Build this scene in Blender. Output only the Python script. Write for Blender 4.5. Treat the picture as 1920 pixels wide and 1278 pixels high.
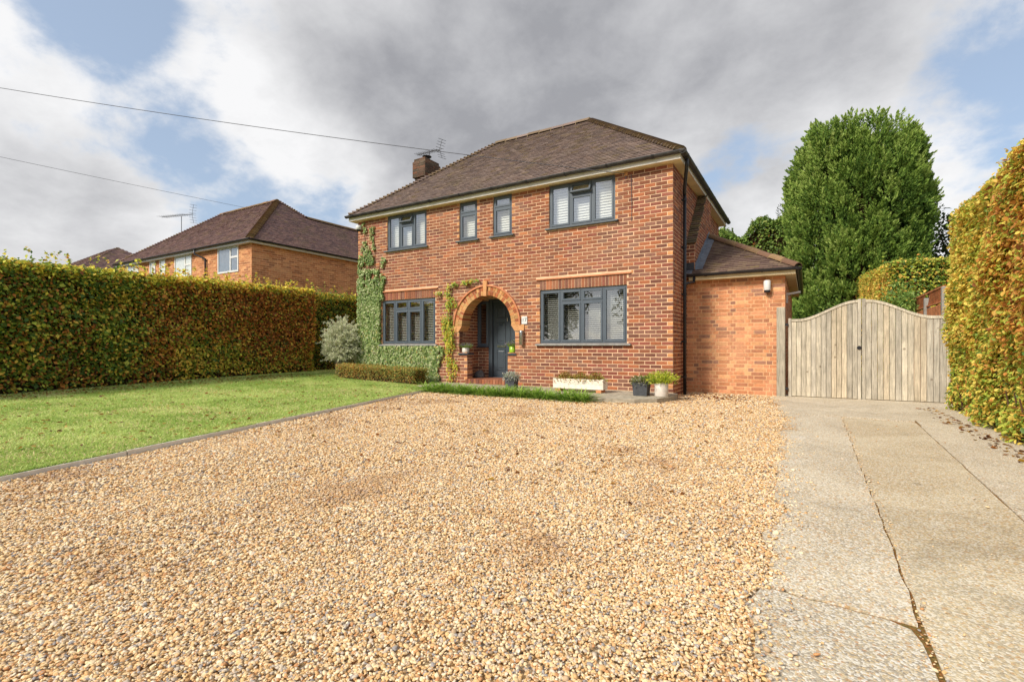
import bpy, math, random
import numpy as np
from mathutils import Vector, Matrix

random.seed(7)
RNG = np.random.default_rng(11)
scene = bpy.context.scene
for o in list(bpy.data.objects):
    bpy.data.objects.remove(o, do_unlink=True)
COL = scene.collection
R = math.radians

# ------------------------------------------------------------------ camera
TH = R(31.0)
CAM = Vector((2.2886, -10.0229, 0.9123))
cam_data = bpy.data.cameras.new('camera')
cam_data.sensor_width = 36.0
cam_data.lens = 921.0 / 1920.0 * 36.0
cam_data.shift_y = 11.0 / 1920.0
cam_data.clip_start = 0.05
cam_data.clip_end = 3000
cam = bpy.data.objects.new('camera', cam_data)
cam.location = CAM
cam.rotation_euler = (R(90), 0, TH)
COL.objects.link(cam)
scene.camera = cam

# ------------------------------------------------------------------ light
SUN_FROM = Vector((-0.40, -0.92, 0.0)).normalized()
SUN_EL = R(38)
sun_dir = Vector((SUN_FROM.x * math.cos(SUN_EL), SUN_FROM.y * math.cos(SUN_EL), math.sin(SUN_EL)))
sd = bpy.data.lights.new('sun', 'SUN')
sd.energy = 1.5
sd.angle = R(14.0)
sd.color = (1.0, 0.93, 0.82)
so = bpy.data.objects.new('sun', sd)
so.rotation_euler = sun_dir.to_track_quat('Z', 'Y').to_euler()
so.location = (0, -20, 30)
COL.objects.link(so)

vs = scene.view_settings
vs.view_transform = 'Standard'
vs.look = 'None'
vs.gamma = 1.0
vs.use_curve_mapping = False
vs.exposure = 1.55
cy = scene.cycles
cy.max_bounces = 6
cy.diffuse_bounces = 3
cy.glossy_bounces = 3
cy.transmission_bounces = 3
cy.transparent_max_bounces = 8


def S(r, g, b, k=1.0):
    """sRGB 0-255 to linear, times k"""
    f = lambda c: (c / 12.92 if c <= 0.04045 else ((c + 0.055) / 1.055) ** 2.4)
    return (f(r / 255) * k, f(g / 255) * k, f(b / 255) * k)


class G:
    """tiny node-graph helper"""
    def __init__(self, nt):
        self.nt = nt

    def n(self, typ, out=0, props=None, **inp):
        nd = self.nt.nodes.new(typ)
        for k, v in (props or {}).items():
            setattr(nd, k, v)
        for k, v in inp.items():
            key = int(k[1:]) if k[0] == '_' and k[1:].isdigit() else k.replace('_', ' ')
            self.set(nd.inputs[key], v)
        return nd if out is None else nd.outputs[out]

    def set(self, sock, v):
        if isinstance(v, bpy.types.NodeSocket):
            self.nt.links.new(v, sock)
        else:
            if hasattr(sock, 'default_value'):
                dv = sock.default_value
                if hasattr(dv, '__len__') and len(dv) == 4 and len(v) == 3:
                    v = (*v, 1.0)
                sock.default_value = v

    def math(self, op, a, b=0.0, c=0.0, clamp=False):
        return self.n('ShaderNodeMath', props={'operation': op, 'use_clamp': clamp}, _0=a, _1=b, _2=c)

    def mix(self, fac, a, b, mode='MIX'):
        nd = self.nt.nodes.new('ShaderNodeMix')
        nd.data_type = 'RGBA'
        nd.blend_type = mode
        self.set(nd.inputs[0], fac)
        self.set(nd.inputs[6], a)
        self.set(nd.inputs[7], b)
        return nd.outputs[2]

    def ramp(self, fac, stops, interp='LINEAR'):
        nd = self.nt.nodes.new('ShaderNodeValToRGB')
        self.set(nd.inputs[0], fac)
        cr = nd.color_ramp
        cr.interpolation = interp
        while len(cr.elements) < len(stops):
            cr.elements.new(0.5)
        for e, (p, c) in zip(cr.elements, stops):
            e.position = p
            e.color = (*c, 1.0) if len(c) == 3 else c
        return nd.outputs[0]

    def noise(self, vec, scale, detail=4.0, rough=0.55, dist=0.0, out=0):
        return self.n('ShaderNodeTexNoise', out=out, Vector=vec, Scale=scale, Detail=detail, Roughness=rough, Distortion=dist)

    def smooth(self, v, lo, hi):
        return self.n('ShaderNodeMapRange', props={'interpolation_type': 'SMOOTHSTEP'}, Value=v, From_Min=lo, From_Max=hi)


# ------------------------------------------------------------------ world: broken cloud over a Nishita sky
SKYK = 0.40


def px_dir(u, v):
    X = (u - 960) / 921.0
    Z = -(v - 650) / 921.0
    d = Vector((math.cos(TH) * X - math.sin(TH), math.sin(TH) * X + math.cos(TH), Z))
    return d.normalized()


world = bpy.data.worlds.new('World')
scene.world = world
world.use_nodes = True
wnt = world.node_tree
wnt.nodes.clear()
g = G(wnt)
sky = g.n('ShaderNodeTexSky', out=None, props={'sky_type': 'NISHITA', 'sun_disc': False})
sky.sun_elevation = SUN_EL
sky.sun_rotation = math.atan2(SUN_FROM.x, SUN_FROM.y)
sky.air_density = 1.0
sky.dust_density = 1.2
sky.ozone_density = 1.2
dirv = g.n('ShaderNodeTexCoord')
sep = g.n('ShaderNodeSeparateXYZ', out=None, _0=dirv)
zc = g.math('ADD', g.math('MAXIMUM', sep.outputs[2], 0.0), 0.42)
cv = g.n('ShaderNodeCombineXYZ', X=g.math('DIVIDE', sep.outputs[0], zc), Y=g.math('DIVIDE', sep.outputs[1], zc), Z=0.37)
n1 = g.noise(cv, 2.5, 10, 0.58, 0.25)
n2 = g.noise(cv, 1.4, 7, 0.55, 0.2)
n3 = g.noise(cv, 5.6, 8, 0.6, 0.2)


def lobes(base, items):
    for (u, v, ang, amp) in items:
        d = px_dir(u, v)
        dt = g.n('ShaderNodeVectorMath', out=1, props={'operation': 'DOT_PRODUCT'}, _0=dirv, _1=tuple(d))
        m = g.smooth(dt, math.cos(R(ang)), 1.0)
        base = g.math('MULTIPLY_ADD', m, amp, base)
    return base


n4 = g.noise(cv, 13.0, 7, 0.62, 0.2)
nc = g.math('MULTIPLY_ADD', n4, 0.36, g.math('MULTIPLY_ADD', n3, 0.75, g.math('MULTIPLY_ADD', n1, 1.7, -0.72)))
cov = lobes(nc, [(235, 190, 10, -0.30), (180, 0, 7, -0.36), (300, 255, 6, -0.2), (540, 350, 10, -0.34), (400, 350, 8, -0.2), (690, 350, 6, -.2),
                 (1900, 190, 9, -0.29), (1770, 265, 8, -0.24), (1420, 335, 8, -0.40), (30, 300, 6, -0.25),
                 (1000, 110, 36, 0.62), (420, 225, 9, 0.30), (80, 245, 8, 0.30), (100, 430, 12, 0.40), (1700, 120, 14, 0.25), (1850, 340, 8, 0.2),
                 (1420, 410, 6, 0.25), (60, 60, 9, 0.28), (640, 265, 9, .30), (1600, 380, 12, .2)])
cmask = g.smooth(cov, 0.46, 0.86)
dark = lobes(g.math('MULTIPLY_ADD', n2, 1.0, -0.16), [(840, 130, 22, 0.28), (1250, 150, 27, 0.22), (560, 130, 12, 0.10), (100, 430, 9, 0.16), (800, 225, 10, .12),
                                          (430, 230, 9, -0.22), (260, 40, 13, -0.10), (600, 300, 8, -.16), (1600, 330, 14, -0.08)])
dmask = g.math('ADD', g.smooth(dark, 0.18, 0.92), g.math('ADD', g.math('MULTIPLY', g.math('SUBTRACT', n3, 0.5), 0.65), g.math('MULTIPLY', g.math('SUBTRACT', n4, 0.5), 0.35)), clamp=True)
cloud = g.mix(dmask, S(232, 232, 233, SKYK), S(152, 153, 158, SKYK))
blue = g.n('ShaderNodeVectorMath', props={'operation': 'SCALE'}, _0=sky.outputs[0], Scale=0.046)
blue = g.mix(0.45, blue, S(194, 210, 230, SKYK))
skyc = g.mix(cmask, blue, cloud)
# low down the cloud closes up into pale haze
hz = g.smooth(sep.outputs[2], 0.20, -0.02)
skyc = g.mix(g.math('MULTIPLY', hz, 0.55), skyc, S(230, 228, 226, SKYK))
bg = g.n('ShaderNodeBackground', Color=skyc, Strength=1.0)
g.n('ShaderNodeOutputWorld', out=None, Surface=bg)

# ------------------------------------------------------------------ materials
MATS = {}


def new_mat(name):
    m = bpy.data.materials.new(name)
    m.use_nodes = True
    m.node_tree.nodes.clear()
    MATS[name] = m
    return m, G(m.node_tree)


def finish(gg, col, rough=0.8, bump=None, bstr=0.4, bdist=0.01, spec=0.3, metal=0.0, coat=0.0, normal=None):
    kw = {}
    if bump is not None:
        kw['Normal'] = gg.n('ShaderNodeBump', Height=bump, Strength=bstr, Distance=bdist)
    b = gg.n('ShaderNodeBsdfPrincipled', Base_Color=col, Roughness=rough, Metallic=metal, **kw)
    b.node.inputs['Specular IOR Level'].default_value = spec
    b.node.inputs['Coat Weight'].default_value = coat
    gg.n('ShaderNodeOutputMaterial', out=None, Surface=b)


def simple(name, col, rough=0.6, spec=0.35, metal=0.0, var=0.12, scale=6.0, bstr=0.0, bscale=40.0):
    m, q = new_mat(name)
    tc = q.n('ShaderNodeTexCoord', out=3)
    nz = q.noise(tc, scale, 5, 0.6)
    c = q.mix(q.smooth(nz, 0.3, 0.7), tuple(x * (1 - var) for x in col), tuple(min(1, x * (1 + var)) for x in col))
    bm = q.noise(tc, bscale, 4, 0.6) if bstr else None
    rg = q.math('MULTIPLY_ADD', nz, 0.16, rough - 0.08)
    finish(q, c, rg, bm, bstr, 0.01, spec, metal)
    return m


def attr_mat(name, rough=0.85, var=0.25, scale=30.0, bstr=0.5, bscale=90.0, spec=0.2, stain=None, stain_scale=0.7, stain_amt=0.3, world=False, bdist=0.006):
    """piece colour comes from the piece's own 'col' attribute"""
    m, q = new_mat(name)
    geo = q.n('ShaderNodeNewGeometry')
    a = q.n('ShaderNodeAttribute', props={'attribute_name': 'col'})
    nz = q.noise(geo, scale, 6, 0.65)
    c = q.mix(1.0, a, q.ramp(nz, [(0.2, (1 - var,) * 3), (0.8, (1 + var,) * 3)]), 'MULTIPLY')
    if stain:
        ns = q.noise(geo, stain_scale, 6, 0.62, 0.4)
        c = q.mix(q.math('MULTIPLY', q.smooth(ns, 0.5, 0.75), stain_amt), c, stain)
    finish(q, c, rough, q.noise(geo, bscale, 4, 0.7), bstr, bdist, spec)
    return m


attr_mat('brick', 0.88, 0.30, 26, 0.6, 70, 0.15, S(232, 200, 170, .7), 0.55, 0.22)
attr_mat('tile', 0.85, 0.25, 22, 0.5, 60, 0.18, S(150, 135, 95, .55), 0.9, 0.40)
attr_mat('piece', 0.8, 0.18, 14, 0.3, 60, 0.25)
simple('mortar', S(238, 200, 163, .88), 0.95, 0.1, 0, 0.16, 3.0, 0.5, 130)
simple('mortar_grey', S(230, 186, 142, .95), 0.95, 0.1, 0, 0.2, 3.0, 0.5, 130)
simple('creasing', S(216, 142, 102, .82), 0.85, 0.2, 0, 0.15, 8.0, 0.3, 60)
simple('corbel', S(232, 172, 118, .78), 0.9, 0.15, 0, 0.14, 12.0, 0.4, 60)
simple('frame_grey', S(94, 104, 114, .8), 0.42, 0.4, 0, 0.06, 3.0)
simple('sill_stone', S(170, 170, 165, .7), 0.85, 0.2, 0, 0.2, 9.0, 0.3, 60)
simple('sill_slate', S(98, 106, 112, .8), 0.6, 0.35, 0, 0.15, 9.0, 0.2, 60)
simple('black_plastic', S(38, 38, 42), 0.38, 0.45, 0, 0.25, 5.0)
simple('gutter_grey', S(62, 60, 60), 0.5, 0.4, 0, 0.35, 6.0)
simple('white_paint', S(238, 232, 220, .95), 0.55, 0.35, 0, 0.08, 4.0)
simple('cream_soffit', S(240, 222, 182, .95), 0.7, 0.25, 0, 0.10, 5.0)
simple('white_plastic', S(235, 234, 230, .85), 0.4, 0.4, 0, 0.04, 4.0)
simple('blind_white', S(236, 234, 224, .95), 0.55, 0.3, 0, 0.05, 4.0)
simple('lead', S(142, 150, 162, .7), 0.55, 0.45, 0.35, 0.2, 7.0, 0.25, 12)
simple('slate_black', S(66, 72, 80, .8), 0.5, 0.4, 0, 0.2, 9.0)
simple('door_grey', S(70, 80, 88, .85), 0.38, 0.45, 0, 0.06, 3.0)
simple('chrome', S(205, 205, 205), 0.22, 0.5, 1.0, 0.05, 3.0)
simple('steel', S(185, 183, 180), 0.32, 0.5, 1.0, 0.06, 3.0)
simple('white_pot', S(226, 216, 204, .85), 0.35, 0.45, 0, 0.08, 12.0)
simple('green_pot', S(166, 205, 52, .8), 0.3, 0.5, 0, 0.08, 10.0)
simple('fibre_clay', S(82, 84, 88, .85), 0.75, 0.25, 0, 0.14, 14.0, 0.2, 60)
simple('soil', S(62, 46, 34, .8), 0.95, 0.1, 0, 0.4, 30.0, 0.8, 60)
simple('trough_wood', S(236, 226, 208, .98), 0.8, 0.2, 0, 0.16, 7.0, 0.25, 40)
simple('inside', S(120, 110, 100, .5), 0.9, 0.1, 0, 0.1, 2.0)
simple('twig', S(74, 56, 38, .8), 0.9, 0.1, 0, 0.4, 25.0, 0.6, 40)
simple('bark', S(96, 72, 54, .7), 0.95, 0.1, 0, 0.4, 12.0, 0.9, 25)
simple('aerial_metal', S(110, 110, 112), 0.5, 0.4, 0.6, 0.1, 8.0)
simple('cable', S(84, 84, 90), 0.6, 0.3, 0, 0.1, 8.0)
simple('fence_brown', S(196, 130, 88, .9), 0.85, 0.15, 0, 0.25, 6.0, 0.3, 30)
simple('concrete_post', S(176, 170, 160, .75), 0.9, 0.15, 0, 0.15, 12.0, 0.4, 60)
simple('boulder', S(106, 104, 104, .8), 0.9, 0.2, 0, 0.25, 14.0, 0.6, 30)
simple('path_concrete', S(196, 184, 162, .72), 0.92, 0.15, 0, 0.26, 9.0, 0.6, 120)
simple('red_iron', S(150, 60, 40, .6), 0.8, 0.2, 0, 0.3, 9.0)
simple('number_ink', S(92, 108, 112), 0.5, 0.3, 0, 0.05, 3.0)


def brick_step_mat():
    m, q = new_mat('quarry_tile')
    geo = q.n('ShaderNodeNewGeometry')
    nz = q.noise(geo, 9, 5, 0.6)
    c = q.mix(q.smooth(nz, .3, .7), S(160, 98, 74, .75), S(186, 122, 92, .75))
    finish(q, c, 0.8, q.noise(geo, 60, 3, .6), .3)


brick_step_mat()


def leaf_mat(name, trans=0.35, rough=0.5, spec=0.35):
    m, q = new_mat(name)
    a = q.n('ShaderNodeAttribute', props={'attribute_name': 'col'})
    c = a
    b = q.n('ShaderNodeBsdfPrincipled', Base_Color=c, Roughness=rough)
    b.node.inputs['Specular IOR Level'].default_value = spec
    t = q.n('ShaderNodeBsdfTranslucent', Color=c)
    mx = q.n('ShaderNodeMixShader', _0=trans, _1=b, _2=t)
    q.n('ShaderNodeOutputMaterial', out=None, Surface=mx)
    return m


leaf_mat('leaf', 0.38, 0.5, 0.3)
leaf_mat('needle', 0.25, 0.65, 0.2)
leaf_mat('grass', 0.42, 0.6, 0.2)


def glass_mat():
    m, q = new_mat('glass')
    geo = q.n('ShaderNodeNewGeometry', out=None)
    bp = q.n('ShaderNodeBump', Height=q.noise(geo.outputs[0], 1.6, 2, .5), Strength=0.05, Distance=0.05)
    ca = q.math('ABSOLUTE', q.n('ShaderNodeVectorMath', out=1, props={'operation': 'DOT_PRODUCT'}, _0=geo.outputs['Normal'], _1=geo.outputs['Incoming']))
    fac = q.math('MULTIPLY_ADD', q.math('POWER', q.math('SUBTRACT', 1.0, ca), 5.0), 0.73, 0.27, clamp=True)
    gl = q.n('ShaderNodeBsdfGlossy', Color=(0.95, 0.97, 1.0), Roughness=0.015, Normal=bp)
    tr = q.n('ShaderNodeBsdfTransparent', Color=(0.95, 0.97, 0.96))
    mx = q.n('ShaderNodeMixShader', _0=fac, _1=tr, _2=gl)
    q.n('ShaderNodeOutputMaterial', out=None, Surface=mx)


glass_mat()


def timber_mat():
    m, q = new_mat('timber')
    a = q.n('ShaderNodeAttribute', props={'attribute_name': 'col'})
    geo = q.n('ShaderNodeNewGeometry')
    oi = q.n('ShaderNodeObjectInfo', out=None)
    off = q.n('ShaderNodeCombineXYZ', X=q.math('MULTIPLY', oi.outputs['Random'], 37.0), Y=0.0, Z=q.math('MULTIPLY', oi.outputs['Random'], 11.0))
    v = q.n('ShaderNodeVectorMath', props={'operation': 'ADD'}, _0=geo, _1=off)
    st = q.n('ShaderNodeMapping', Vector=v)
    st.node.inputs['Scale'].default_value = (1.0, 1.0, 0.06)
    gr = q.noise(st, 55, 6, 0.7, 0.6)
    br = q.noise(v, 3.0, 4, 0.6)
    vo = q.n('ShaderNodeTexVoronoi', out=0, Vector=v, Scale=4.2)
    knot = q.smooth(vo, 0.12, 0.05)
    c = q.mix(1.0, a, q.ramp(gr, [(0.30, (0.50,) * 3), (0.70, (1.2,) * 3)]), 'MULTIPLY')
    c = q.mix(1.0, c, q.ramp(br, [(0.3, (0.76,) * 3), (0.7, (1.12,) * 3)]), 'MULTIPLY')
    c = q.mix(q.math('MULTIPLY', knot, 0.55), c, S(104, 82, 60, .7))
    finish(q, c, 0.9, gr, 0.35, 0.004, 0.12)


timber_mat()


def gravel_mats():
    m, q = new_mat('pebble')
    oi = q.n('ShaderNodeObjectInfo', out=None)
    rnd = oi.outputs['Random']
    cols = [S(228, 192, 140), S(216, 172, 116), S(236, 212, 170), S(208, 162, 108), S(232, 202, 154), S(196, 178, 156), S(240, 222, 190),
            S(220, 180, 124), S(160, 152, 146), S(230, 196, 144), S(200, 146, 96), S(234, 206, 160), S(214, 196, 172), S(224, 184, 126),
            S(190, 160, 124), S(236, 212, 172)]
    st = [(i / len(cols), tuple(x * (.97 * .97 + .03 * sum(c) / 3 / max(x, .05)) for x in c)) for i, c in enumerate(cols)]
    c = q.ramp(rnd, st, 'CONSTANT')
    geo = q.n('ShaderNodeNewGeometry')
    # damp, leaf-stained patches of the drive
    pt = q.noise(geo, 0.75, 5, 0.6, 0.5)
    c = q.mix(q.math('MULTIPLY', q.smooth(pt, 0.55, 0.68), 0.48), c, S(170, 120, 76, .8))
    fine = q.noise(geo, 140, 3, 0.6)
    c = q.mix(1.0, c, q.ramp(fine, [(0.25, (0.8,) * 3), (0.75, (1.15,) * 3)]), 'MULTIPLY')
    finish(q, c, 0.7, fine, 0.3, 0.002, 0.25)
    # bed below the loose stones
    m, q = new_mat('gravel_bed')
    geo = q.n('ShaderNodeNewGeometry')
    vo = q.n('ShaderNodeTexVoronoi', out=1, Vector=geo, Scale=62.0)
    sx = q.n('ShaderNodeSeparateColor', out=0, _0=vo)
    c = q.ramp(sx, [(i / len(cols), tuple(x * .92 for x in cc)) for i, cc in enumerate(cols)], 'CONSTANT')
    d = q.n('ShaderNodeTexVoronoi', out=0, Vector=geo, Scale=62.0)
    finish(q, c, 0.9, q.math('SUBTRACT', 1.0, d), 0.8, 0.02, 0.15)


gravel_mats()


def drive_mat(name, base, dark, pale, tint_amt):
    m, q = new_mat(name)
    geo = q.n('ShaderNodeNewGeometry')
    big = q.noise(geo, 1.3, 6, 0.62, 0.6)
    c = q.mix(q.smooth(big, 0.35, 0.68), base, dark)
    pale_n = q.noise(geo, 2.1, 6, 0.65, 1.0)
    c = q.mix(q.math('MULTIPLY', q.smooth(pale_n, 0.60, 0.72), 0.7), c, pale)
    # exposed aggregate
    vo = q.n('ShaderNodeTexVoronoi', out=None, Vector=geo, Scale=125.0)
    sc = q.n('ShaderNodeSeparateColor', out=0, _0=vo.outputs[1])
    ag = q.ramp(sc, [(0.0, S(170, 158, 140, .9)), (0.2, S(230, 220, 200, .95)), (0.42, S(206, 186, 150, .9)), (0.58, S(146, 134, 120, .9)), (0.68, S(216, 186, 138, .95)), (0.80, S(240, 236, 226, .95)), (0.95, S(196, 140, 90, .9))], 'CONSTANT')
    vo2 = q.n('ShaderNodeTexVoronoi', out=None, Vector=geo, Scale=38.0)
    sc2 = q.n('ShaderNodeSeparateColor', out=0, _0=vo2.outputs[1])
    st2 = q.math('MULTIPLY', q.smooth(sc2, 0.86, 0.9), q.smooth(vo2.outputs[0], 0.40, 0.30))
    c = q.mix(tint_amt, c, ag)
    c = q.mix(q.math('MULTIPLY', st2, 0.7), c, S(206, 164, 112, .75))
    spots = q.smooth(q.noise(geo, 7.0, 3, .5), 0.68, 0.78)
    c = q.mix(q.math('MULTIPLY', spots, .35), c, S(96, 84, 70, .7))
    soot = q.smooth(q.noise(geo, 0.9, 6, .68, 1.2), 0.52, 0.70)
    c = q.mix(q.math('MULTIPLY', soot, .30), c, S(128, 116, 98, .8))
    h = q.math('ADD', q.math('MULTIPLY', vo.outputs[0], -1.0), q.math('MULTIPLY', q.noise(geo, 30, 5, .65), 1.3))
    finish(q, c, 0.93, h, 0.55, 0.006, 0.12)


drive_mat('drive_pale', S(214, 202, 178, .92), S(186, 172, 148, .88), S(238, 232, 220, .95), 0.55)
drive_mat('drive_tan', S(212, 197, 165, .91), S(188, 168, 132, .87), S(238, 232, 220, .95), 0.48)
drive_mat('drive_old', S(206, 196, 174, .88), S(172, 160, 140, .85), S(230, 226, 214, .9), 0.58)


def moss_mat():
    m, q = new_mat('joint_fill')
    geo = q.n('ShaderNodeNewGeometry')
    nz = q.noise(geo, 38, 5, .65)
    c = q.ramp(nz, [(0.3, S(124, 104, 64, .75)), (0.45, S(172, 116, 66, .8)), (0.55, S(134, 122, 70, .75)), (0.7, S(196, 144, 90, .8))])
    finish(q, c, 0.95, q.noise(geo, 60, 4, .7), 1.0, 0.02, 0.1)


moss_mat()


def ground_mats():
    m, q = new_mat('lawn_soil')
    geo = q.n('ShaderNodeNewGeometry')
    nz = q.noise(geo, 2.2, 6, 0.65)
    c = q.ramp(nz, [(0.25, S(150, 166, 82, .9)), (0.5, S(176, 184, 100, .9)), (0.75, S(196, 190, 120, .9))])
    finish(q, c, 0.95, q.noise(geo, 70, 5, .7), 1.0, 0.03, 0.1)
    m, q = new_mat('ground')
    geo = q.n('ShaderNodeNewGeometry')
    nz = q.noise(geo, 0.4, 6, 0.65)
    c = q.ramp(nz, [(0.3, S(96, 104, 56, .5)), (0.55, S(122, 126, 70, .5)), (0.75, S(120, 104, 74, .5))])
    finish(q, c, 0.95, q.noise(geo, 20, 5, .7), 1.0, 0.05, 0.1)
    m, q = new_mat('asphalt')
    geo = q.n('ShaderNodeNewGeometry')
    nz = q.noise(geo, 120, 3, .6)
    finish(q, q.mix(nz, (0.035,) * 3, (0.075,) * 3), 0.9, nz, .5, .004)


ground_mats()


# ------------------------------------------------------------------ mesh helpers
def jit(c, lo, hi):
    k = random.uniform(lo, hi)
    return tuple(v * k for v in c)


class MB:
    """collects shapes; build() links them as one mesh object; every shape may carry its own colour"""
    def __init__(self):
        self.v, self.f, self.c = [], [], []

    def add(self, verts, faces, col=None):
        b = len(self.v)
        self.v.extend([tuple(p) for p in verts])
        self.f.extend([tuple(i + b for i in fc) for fc in faces])
        self.c.extend([col or (0.5, 0.5, 0.5)] * len(verts))
        return self

    def box(self, x0, x1, y0, y1, z0, z1, col=None):
        vs_ = [(x0, y0, z0), (x1, y0, z0), (x1, y1, z0), (x0, y1, z0), (x0, y0, z1), (x1, y0, z1), (x1, y1, z1), (x0, y1, z1)]
        return self.add(vs_, [(0, 3, 2, 1), (4, 5, 6, 7), (0, 1, 5, 4), (1, 2, 6, 5), (2, 3, 7, 6), (3, 0, 4, 7)], col)

    def bbox(self, x0, x1, y0, y1, z0, z1, b=0.004, col=None):
        """box with chamfered long edges (8-gon section in the two larger directions kept simple: chamfer all vertical + top edges)"""
        vs_ = [(x0 + b, y0, z0), (x1 - b, y0, z0), (x1, y0 + b, z0), (x1, y1 - b, z0), (x1 - b, y1, z0), (x0 + b, y1, z0), (x0, y1 - b, z0), (x0, y0 + b, z0)]
        mid = [(p[0], p[1], z1 - b) for p in vs_]
        top = []
        for p in vs_:
            top.append((min(max(p[0], x0 + b), x1 - b) if True else 0, min(max(p[1], y0 + b), y1 - b), z1))
        n = 8
        fs = [tuple(range(n - 1, -1, -1))]
        for i in range(n):
            j = (i + 1) % n
            fs.append((i, j, n + j, n + i))
            fs.append((n + i, n + j, 2 * n + j, 2 * n + i))
        fs.append(tuple(2 * n + i for i in range(n)))
        return self.add(vs_ + mid + top, fs, col)

    def hexa(self, p, col=None):
        return self.add(p, [(0, 3, 2, 1), (4, 5, 6, 7), (0, 1, 5, 4), (1, 2, 6, 5), (2, 3, 7, 6), (3, 0, 4, 7)], col)

    def quad(self, a, b, c, d, col=None):
        return self.add([a, b, c, d], [(0, 1, 2, 3)], col)

    def poly(self, pts, col=None):
        return self.add(pts, [tuple(range(len(pts)))], col)

    def prism(self, pts, z0, z1, col=None):
        n = len(pts)
        z0f = z0 if callable(z0) else (lambda x, y: z0)
        z1f = z1 if callable(z1) else (lambda x, y: z1)
        vv = [(x, y, z0f(x, y)) for x, y in pts] + [(x, y, z1f(x, y)) for x, y in pts]
        fs = [tuple(range(n - 1, -1, -1)), tuple(range(n, 2 * n))]
        for i in range(n):
            j = (i + 1) % n
            fs.append((i, j, n + j, n + i))
        return self.add(vv, fs, col)

    def tube(self, pts, r, seg=8, col=None, caps=True):
        pts = [Vector(p) for p in pts]
        rr = r if isinstance(r, (list, tuple)) else [r] * len(pts)
        rings = []
        prev = None
        for i, p in enumerate(pts):
            if i == 0:
                t = pts[1] - p
            elif i == len(pts) - 1:
                t = p - pts[i - 1]
            else:
                t = (pts[i + 1] - p).normalized() + (p - pts[i - 1]).normalized()
            t.normalize()
            if prev is None:
                a = t.orthogonal().normalized()
            else:
                a = (prev - t * prev.dot(t)).normalized()
            prev = a
            b = t.cross(a)
            rings.append([p + (a * math.cos(2 * math.pi * k / seg) + b * math.sin(2 * math.pi * k / seg)) * rr[i] for k in range(seg)])
        vv = [q for ring in rings for q in ring]
        fs = []
        for i in range(len(rings) - 1):
            for k in range(seg):
                k2 = (k + 1) % seg
                fs.append((i * seg + k, i * seg + k2, (i + 1) * seg + k2, (i + 1) * seg + k))
        if caps:
            fs.append(tuple(range(seg - 1, -1, -1)))
            fs.append(tuple((len(rings) - 1) * seg + k for k in range(seg)))
        return self.add(vv, fs, col)

    def lathe(self, prof, cx=0, cy=0, cz=0, seg=28, col=None):
        n = len(prof)
        vv = []
        for k in range(seg):
            a = 2 * math.pi * k / seg
            for (r, z) in prof:
                vv.append((cx + r * math.cos(a), cy + r * math.sin(a), cz + z))
        fs = []
        for k in range(seg):
            k2 = (k + 1) % seg
            for i in range(n - 1):
                fs.append((k * n + i, k2 * n + i, k2 * n + i + 1, k * n + i + 1))
        return self.add(vv, fs, col)

    def mesh(self, name, smooth=False):
        me = bpy.data.meshes.new(name)
        me.from_pydata(self.v, [], self.f)
        if self.v:
            ca = me.color_attributes.new('col', 'FLOAT_COLOR', 'POINT')
            arr = np.ones((len(self.v), 4), np.float32)
            arr[:, :3] = np.array(self.c, np.float32)
            ca.data.foreach_set('color', arr.ravel())
        if smooth:
            me.polygons.foreach_set('use_smooth', [True] * len(me.polygons))
        me.update()
        return me

    def build(self, name, mat, parent=None, smooth=False, loc=None, kind=None):
        return link(name, self.mesh(name, smooth), mat, parent, loc, kind)


def link(name, me, mat=None, parent=None, loc=None, kind=None):
    o = bpy.data.objects.new(name, me)
    COL.objects.link(o)
    if mat and not me.materials:
        me.materials.append(MATS[mat])
    if parent is not None:
        o.parent = parent
    if loc is not None:
        o.location = loc
    if kind:
        o['kind'] = kind
    return o


def np_mesh(name, V, F, C=None, smooth=False):
    me = bpy.data.meshes.new(name)
    n, (m, k) = len(V), F.shape
    me.vertices.add(n)
    me.vertices.foreach_set('co', np.ascontiguousarray(V, np.float32).ravel())
    me.loops.add(m * k)
    me.loops.foreach_set('vertex_index', np.ascontiguousarray(F, np.int32).ravel())
    me.polygons.add(m)
    me.polygons.foreach_set('loop_start', np.arange(0, m * k, k, dtype=np.int32))
    me.polygons.foreach_set('loop_total', np.full(m, k, np.int32))
    if smooth:
        me.polygons.foreach_set('use_smooth', np.ones(m, bool))
    if C is not None:
        ca = me.color_attributes.new('col', 'FLOAT_COLOR', 'POINT')
        arr = np.ones((n, 4), np.float32)
        arr[:, :3] = C
        ca.data.foreach_set('color', arr.ravel())
    me.update(calc_edges=True)
    me.validate()
    return me


def thing(name, label, cat, loc=(0, 0, 0), group=None):
    o = bpy.data.objects.new(name, None)
    COL.objects.link(o)
    o.location = loc
    o.empty_display_size = 0.2
    return tag(o, label, cat, group)


def tag(o, label, cat, group=None):
    o['label'] = label
    o['category'] = cat
    if group:
        o['group'] = group
    return o


def struct(o):
    o['kind'] = 'structure'
    return o


# value noise for numpy
_H = RNG.random((64, 64, 64)).astype(np.float32)


def vnoise(P, s):
    q = P * s + 100.0
    i = np.floor(q).astype(int)
    f = q - i
    f = f * f * (3 - 2 * f)
    i0 = i % 64
    i1 = (i + 1) % 64
    r = 0
    for dx in (0, 1):
        for dy in (0, 1):
            for dz in (0, 1):
                w = (f[:, 0] if dx else 1 - f[:, 0]) * (f[:, 1] if dy else 1 - f[:, 1]) * (f[:, 2] if dz else 1 - f[:, 2])
                r = r + w * _H[(i1 if dx else i0)[:, 0], (i1 if dy else i0)[:, 1], (i1 if dz else i0)[:, 2]]
    return r


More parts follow.
